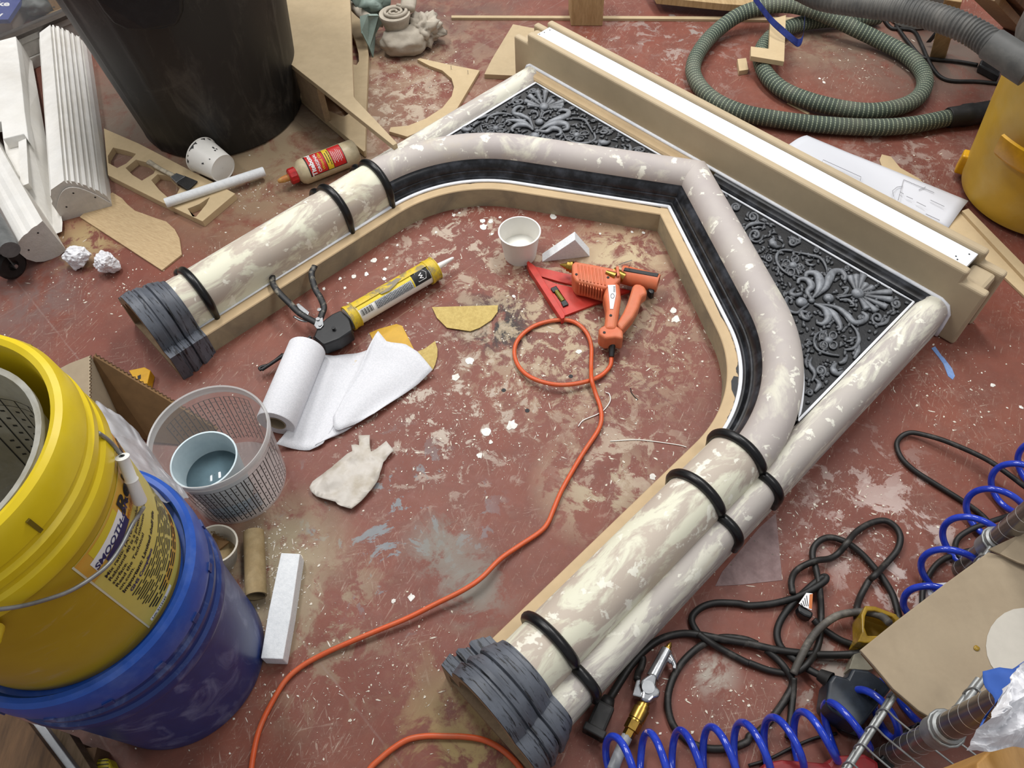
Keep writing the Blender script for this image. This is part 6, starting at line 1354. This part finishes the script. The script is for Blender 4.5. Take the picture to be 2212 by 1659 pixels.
# blue coiled air hose
blue_h = mat('gloss_blue_hose', '#1c35a8', '#2a48c4', 0.16, 20, 0.4, 0.7, coat=0.4)
axis_pts = [G(x, y, z) for x, y, z in ((1300, 1672, .043), (1340, 1650, .043), (1400, 1644, .043), (1460, 1640, .043), (1520, 1634, .043), (1580, 1626, .043), (1640, 1617, .043), (1700, 1606, .043), (1760, 1594, .043), (1820, 1572, .05), (1880, 1546, .055), (1932, 1528, .05), (1985, 1490, .045), (2010, 1420, .045), (2000, 1340, .045), (2030, 1262, .045), (2062, 1200, .045), (2105, 1142, .045), (2150, 1090, .045), (2200, 1040, .045), (2260, 990, .045))]
ap_ = spline(axis_pts, 40); hel = []; Ltot = 0; nrm = V((0, 0, 1))
for i, p in enumerate(ap_):
    if i: Ltot += (p - ap_[i - 1]).length
    t = (ap_[min(i + 1, len(ap_) - 1)] - ap_[max(i - 1, 0)]).normalized(); n_ = (nrm - t * nrm.dot(t)).normalized(); b_ = t.cross(n_)
    ph = (Ltot if Ltot < 0.62 else 0.62 + (Ltot - 0.62) * 0.62) / 0.046 * 2 * math.pi + 0.9
    hel.append(p + (n_ * math.cos(ph) + b_ * math.sin(ph)) * 0.0365)
hel = spline(hel[::2], 3)
v, f, _ = tube(hel, 0.0055, 10); o = obj('coiled_air_hose', v, f, blue_h, smooth=True); tag(o, 'glossy blue coiled air hose along the lower right', 'hose')

# red tool and dark case at the bottom
v, f = slab([px([(1632, 1700), (1650, 1648), (1690, 1640), (1790, 1648), (1800, 1632), (1870, 1628), (1900, 1645), (1900, 1700)], z=0.05)], (0, 0, -0.05)); o = obj('red_tool_case', v, f, mat('dark_red_plastic', '#8c1f22', '#7a2a2a', 0.45, 16), bevel=0.006); tag(o, 'dark red tool case at the bottom edge beneath the rack', 'tool case')
so = thing('socket_rail', 'black socket rail below the wire rack', 'tool', G(1975, 1600))
v, f = slab([px([(1900, 1640), (1960, 1570), (1990, 1560), (2000, 1580), (1930, 1660)], z=0.05)], (0, 0, -0.05)); obj('rail', v, f, black_plastic, so, bevel=0.003)
for i in range(4):
    q = G(1964 + i * 6, 1590 - i * 7, 0.05); v, f, _ = lathe([(0.0035, 0.006), (0.005, 0.006), (0.005, 0.0), (0.003, 0.0), (0.0035, 0.006)], q, n=14); obj('socket', v, f, steel, so, smooth=True, autosmooth=35)
# wire rack
rk = thing('wire_rack', 'grey wire shelving rack in the lower right corner', 'rack', G(2040, 1580, 0.0))
ZR, ZU = 0.125, 0.222
r0, r1 = G(1800, 1712, ZR), G(2150, 1165, ZR)
for dz in (0.0, -0.026): v, f = cyl(r0 + V((0, 0, dz)), r1 + V((0, 0, dz)), 0.0036, n=10); obj('edge_rod', v, f, grey_paint, rk, smooth=True, autosmooth=40)
pc = G(2046, 1572, ZU); e0 = V((pc.x, pc.y, ZU)); e1 = G(2134, 1455, ZU)
for dz in (0.0, -0.026): v, f = cyl(e0 + V((0, 0, dz)), e1 + V((0, 0, dz)), 0.0038, n=10); obj('edge_rod', v, f, grey_paint, rk, smooth=True, autosmooth=40)
def deck(a, b, z, length, step, z_from=0.0):
    dR = (b - a).normalized(); cr = V((dR.y, -dR.x, 0))
    for i in range(int((b - a).length / step)):
        p = a + dR * (step / 2 + i * step)
        path = [p + V((0, 0, -0.028)) - cr * 0.003, p - cr * 0.0050 + V((0, 0, -0.012)), p - cr * 0.002 + V((0, 0, 0.0052)), p + cr * 0.006 + V((0, 0, 0.0042)), p + cr * 0.03, p + cr * length]
        v, f, _ = tube(spline(path, 3), 0.0015, 6); obj('deck_wire', v, f, grey_paint, rk, smooth=True)
deck(r0, r1, ZR, 0.16, 0.030); deck(e0 + (e1 - e0).normalized() * 0.02, e1, ZU, 0.08, 0.030)
post_m = mat('grooved_chrome_post', '#8a847e', '#746e68', 0.25, 12, 0.4, 0.7, metal=0.7, fine=0.05)
groove_m = mat('bright_groove', '#e0e0de', None, 0.2, metal=0.5, fine=0)
def post(p, h):
    v, f = cyl(V((p.x, p.y, 0)), V((p.x, p.y, h)), 0.0158, n=24); obj('post', v, f, post_m, rk, smooth=True, autosmooth=40)
    for i in range(int(h / 0.0254)):
        z = 0.01 + i * 0.0254
        if z > h - 0.01: break
        v, f, _ = lathe([(0.0159, z), (0.0162, z + 0.0006), (0.0159, z + 0.0012)], (p.x, p.y, 0), n=24); obj('post_groove', v, f, groove_m, rk, smooth=True)
def collar(p, z):
    v, f, _ = lathe([(0.016, z - 0.034), (0.0205, z - 0.032), (0.0195, z + 0.006), (0.016, z + 0.008)], (p.x, p.y, 0), n=24); obj('collar', v, f, grey_paint, rk, smooth=True, autosmooth=40)
    v, f, _ = tube([V((p.x + 0.021 * math.cos(a * .45), p.y + 0.021 * math.sin(a * .45), z - 0.002)) for a in range(14)], 0.0022, 6, closed=True); obj('collar_ring', v, f, grey_paint, rk, smooth=True)
post(pc, ZU + 0.195); collar(pc, ZU)
p2 = G(2155, 1166, ZR); post(p2, 0.45); collar(p2, ZR)
# cardboard lying on the rack
ZC = ZR + 0.022
cs = thing('cardboard_sheet', 'flattened brown cardboard box lying on the wire rack', 'cardboard', G(2040, 1400, ZR + 0.006))
outl = [(1858, 1404), (1935, 1342), (2040, 1262), (2136, 1192), (2180, 1205), (2260, 1240), (2260, 1540), (2120, 1560), (2040, 1567), (1985, 1535), (1930, 1488), (1890, 1440)]
v, f = slab([px(outl, z=ZC)], (0, 0, -0.006)); obj('upper_sheet', v, f, cardboard, cs, bevel=0.0012)
v, f = slab([px([(1862, 1410), (1900, 1455), (1938, 1500), (1990, 1545), (2036, 1571), (2060, 1540), (1960, 1450)], z=ZC - .007)], (0, 0, -0.006)); obj('lower_sheet', v, f, cardboard_dark if False else inner_dark, cs)
v, f, _ = tube(spline([G(1905, 1448, ZC - .004), G(1952, 1490, ZC - .004), G(2000, 1532, ZC - .004), G(2034, 1562, ZC - .004)], 6), 0.0018, 6); obj('edge_crease', v, f, cardboard, cs, smooth=True)
ring_ = [G(2210 + 80 * math.cos(a * .2618), 1395 + 82 * math.sin(a * .2618), ZC + 0.001) for a in range(24)]
v, f = slab([ring_], (0, 0, -0.0008)); o = obj('round_sticker', v, f, mat('cream_sticker', '#bdb7ab', None, 0.6, fine=0.04), cs); lab(o, 'large round cream sticker')
q = G(2110, 1400, ZC + .001); v, f = lump(q, 0.004, 0.3, 3, 2, (1, 1, .4)); obj('glue_drip', v, f, amber, cs, smooth=True)
v, f = slab([[G(2136, 1186, ZC + .012), G(2212, 1150, ZC + .03), G(2280, 1130, ZC + .05), G(2280, 1240, ZC + .02), G(2200, 1215, ZC + .012), G(2160, 1196, ZC + .008)]], (0, 0, -0.003)); obj('flap', v, f, cardboard, cs)
blue_paper = mat('blue_paper', '#3a62b4', '#3459a8', 0.7, 14, fine=0.06)
zz1 = lambda u, v_, p: 0.012 * math.sin(u * 3 + v_) + 0.006 * noise.noise(V((u * 4, v_ * 4, 2)))
ZP = ZU + 0.215
v, f = coons([G(2123, 1450, ZP), G(2150, 1446, ZP), (G(2175, 1452, ZP)), G(2230, 1415, ZP + .02)], [G(2230, 1415, ZP + .02), G(2250, 1500, ZP + .02), G(2250, 1560, ZP + .02)], [G(2098, 1592, ZP), G(2110, 1560, ZP), G(2160, 1500, ZP + .03), G(2250, 1560, ZP + .02)], [G(2123, 1450, ZP), G(2128, 1490, ZP), G(2145, 1520, ZP + .01), G(2098, 1592, ZP)], 16, 14, zz1)
v, f = thicken(v, f, 0.0006); o = obj('blue_sheet', v, f, blue_paper, smooth=True); tag(o, 'torn blue paper sheet beside the round sticker', 'paper')
zz2 = lambda u, v_, p: 0.025 * abs(noise.noise(V((u * 3.3, v_ * 3.1, 7)))) + 0.012 * abs(noise.noise(V((u * 8, v_ * 7, 3))))
ZQ = ZU + 0.25
v, f = coons([G(2165, 1488, ZQ), G(2190, 1450, ZQ), G(2225, 1410, ZQ)], [G(2225, 1410, ZQ), G(2290, 1500, ZQ), G(2290, 1640, ZQ)], [G(2086, 1622, ZQ - .05), G(2130, 1628, ZQ - .04), G(2190, 1612, ZQ - .03), G(2290, 1640, ZQ)], [G(2165, 1488, ZQ), G(2140, 1540, ZQ), G(2108, 1575, ZQ - .02), G(2086, 1622, ZQ - .05)], 26, 24, zz2)
v, f = thicken(v, f, 0.0006); o = obj('white_sheet', v, f, paper); tag(o, 'crumpled white paper over the blue sheet in the lower right corner', 'paper')
v, f = slab([px([(2110, 1648), (2140, 1618), (2212, 1602), (2260, 1610), (2260, 1720), (2110, 1720)], z=ZU + .19)], (0, 0, -0.185)); o = obj('wood_offcut', v, f, mat('golden_wood', '#c39350', '#b3823f', 0.5, 10, stretch=(5, 1, 1)), bevel=0.002); tag(o, 'golden wooden block under the crumpled white paper', 'wood')

# ================================================================== small things on the floor
board('tracing_paper', 'greyish translucent paper sheet half under the right mantel leg', 'paper', [(1560, 1235), (1640, 1140), (1676, 1108), (1690, 1253), (1600, 1263), (1545, 1266)], 0.0008, mat('grey_tracing_paper', '#98807e', '#8a716f', 0.7, 40, alpha=0.8), bevel=0)
board('masking_tape', 'torn strip of blue masking tape on the floor beside the header', 'tape', [(2012, 752), (2020, 748), (2034, 768), (2040, 774), (2056, 795), (2063, 812), (2058, 820), (2048, 812), (2038, 786), (2028, 772)], 0.0008, mat('blue_tape', '#6f8fc4', '#7f9bc8', 0.7, 40), bevel=0)
fleck = mat('cream_paint_flecks', '#dcd6c9', '#cfc5b2', 0.7, 90)
fl = random.Random(21); vs, fs = [], []
def chip(p, s, ang, asp, h):
    n = fl.choice((4, 5, 6)); o_ = len(vs); pts = []
    for k in range(n):
        a = 2 * math.pi * k / n + fl.uniform(-.3, .3); r_ = s * fl.uniform(.6, 1.2); x_, y_ = r_ * math.cos(a) * asp, r_ * math.sin(a) / asp
        pts.append(p + V((x_ * math.cos(ang) - y_ * math.sin(ang), x_ * math.sin(ang) + y_ * math.cos(ang), h)))
    vs.extend(pts); vs.extend([V((q_.x, q_.y, 0.0)) for q_ in pts]); fs.append(tuple(range(o_, o_ + n)))
    for k in range(n): fs.append((o_ + k, o_ + (k + 1) % n, o_ + n + (k + 1) % n, o_ + n + k))
zones = [((1000, 640), 330, 200, 900), ((950, 900), 300, 150, 700), ((900, 170), 90, 110, 500), ((1300, 850), 220, 180, 500), ((600, 1230), 70, 120, 420), ((1500, 700), 120, 90, 200), ((1800, 1150), 260, 140, 500), ((1850, 150), 130, 70, 150),
         ((250, 620), 220, 70, 260), ((560, 420), 160, 60, 200), ((1300, 150), 130, 60, 160), ((350, 1480), 260, 120, 260), ((800, 1450), 260, 140, 330), ((2050, 850), 140, 120, 160), ((1980, 380), 100, 80, 130), ((1550, 1500), 200, 100, 160), ((500, 560), 500, 300, 260)]
for (cx_, cy_), sx_, sy_, n_ in zones:
    for k in range(n_):
        p = G(fl.gauss(cx_, sx_ * .6), fl.gauss(cy_, sy_ * .6), 0.0)
        s = 0.0006 + 0.0022 * fl.random() ** 4
        if fl.random() < 0.35: chip(p, s * 1.1, fl.uniform(0, 3.1), fl.uniform(1.6, 3.2), 0.0006)
        else: chip(p, s, fl.uniform(0, 3.1), fl.uniform(.9, 1.4), 0.0008)
o = obj('paint_flecks', vs, fs, fleck, loc=(0, 0, 0)); tag(o, 'countless pale flecks of paint and plaster scattered on the floor', 'flecks', kind='stuff')
vs, fs = [], []
for x, y, s in ((858, 530, 5), (888, 462, 4), (808, 562, 11), (836, 557, 6), (832, 582, 7), (765, 597, 8), (792, 592, 8), (830, 602, 7), (735, 602, 6), (700, 624, 6), (745, 622, 5), (810, 458, 7), (1042, 478, 10), (1060, 478, 9), (1045, 490, 13), (980, 465, 7), (992, 460, 5), (942, 502, 5), (1063, 506, 5), (1080, 470, 6), (1050, 932, 13), (1105, 918, 16), (1036, 984, 9), (1060, 955, 6), (1390, 503, 6), (1365, 501, 5), (1296, 505, 5), (1211, 488, 4), (1195, 468, 12), (888, 1290, 9), (850, 1298, 6), (2144, 832, 7), (2205, 880, 6), (1770, 170, 5), (1780, 178, 7), (1455, 672, 12), (1460, 690, 14), (1410, 1030, 9), (1110, 640, 6), (760, 720, 7), (700, 720, 12), (640, 740, 9), (1250, 760, 9), (1015, 780, 14), (985, 815, 12), (1590, 1020, 8)):
    n = 12; c = G(x, y, 0); o_ = len(vs)
    for k in range(n):
        a = 2 * math.pi * k / n; r_ = s * 0.00062 * fl.uniform(.7, 1.25); vs.append(c + V((r_ * math.cos(a), r_ * math.sin(a) * 1.15, 0.0007)))
    vs.append(c + V((0, 0, 0.0012)))
    for k in range(n): fs.append((o_ + k, o_ + (k + 1) % n, o_ + n))
o = obj('plaster_drips', vs, fs, mat('white_drip', '#e6e4de', '#d5d1c8', 0.6, 60), loc=(0, 0, 0), smooth=True); tag(o, 'dried white filler drips dotted over the floor inside the mantel', 'drips', kind='stuff')
for x, y in ((1088, 843), (1139, 887), (1233, 813)):
    q = G(x, y, 0); v, f, _ = lathe([(0.0005, 0.0006), (0.0042, 0.0006), (0.0046, 0.0)], q, n=14); o = obj('screw_hole', v, f, ink_black, floor)

cord('glue_string', 'thin curved white glue string beside the orange flex', [(1249, 921), (1260, 908), (1290, 895), (1306, 884), (1318, 866), (1316, 851), (1309, 848)], 0.0010, milk, 'glue string', 0.002, 5)
cord('glue_string', 'long thin white glue string near the right mantel leg', [(1318, 953), (1370, 950), (1400, 952), (1438, 957), (1470, 962), (1483, 966)], 0.0009, milk, 'glue string', 0.0012, 5)
cord('wire_snippet', 'short bent dark wire snippet on the floor near the black bands', [(1362, 838), (1364, 848), (1372, 858), (1378, 863)], 0.0008, black_rub, 'wire', 0.0012, 5)
board('paper_scrap', 'small white paper scrap under the blue coil by the cardboard', 'paper', [(1998, 1262), (2046, 1258), (2034, 1284), (2006, 1286)], 0.0008, paper, bevel=0)
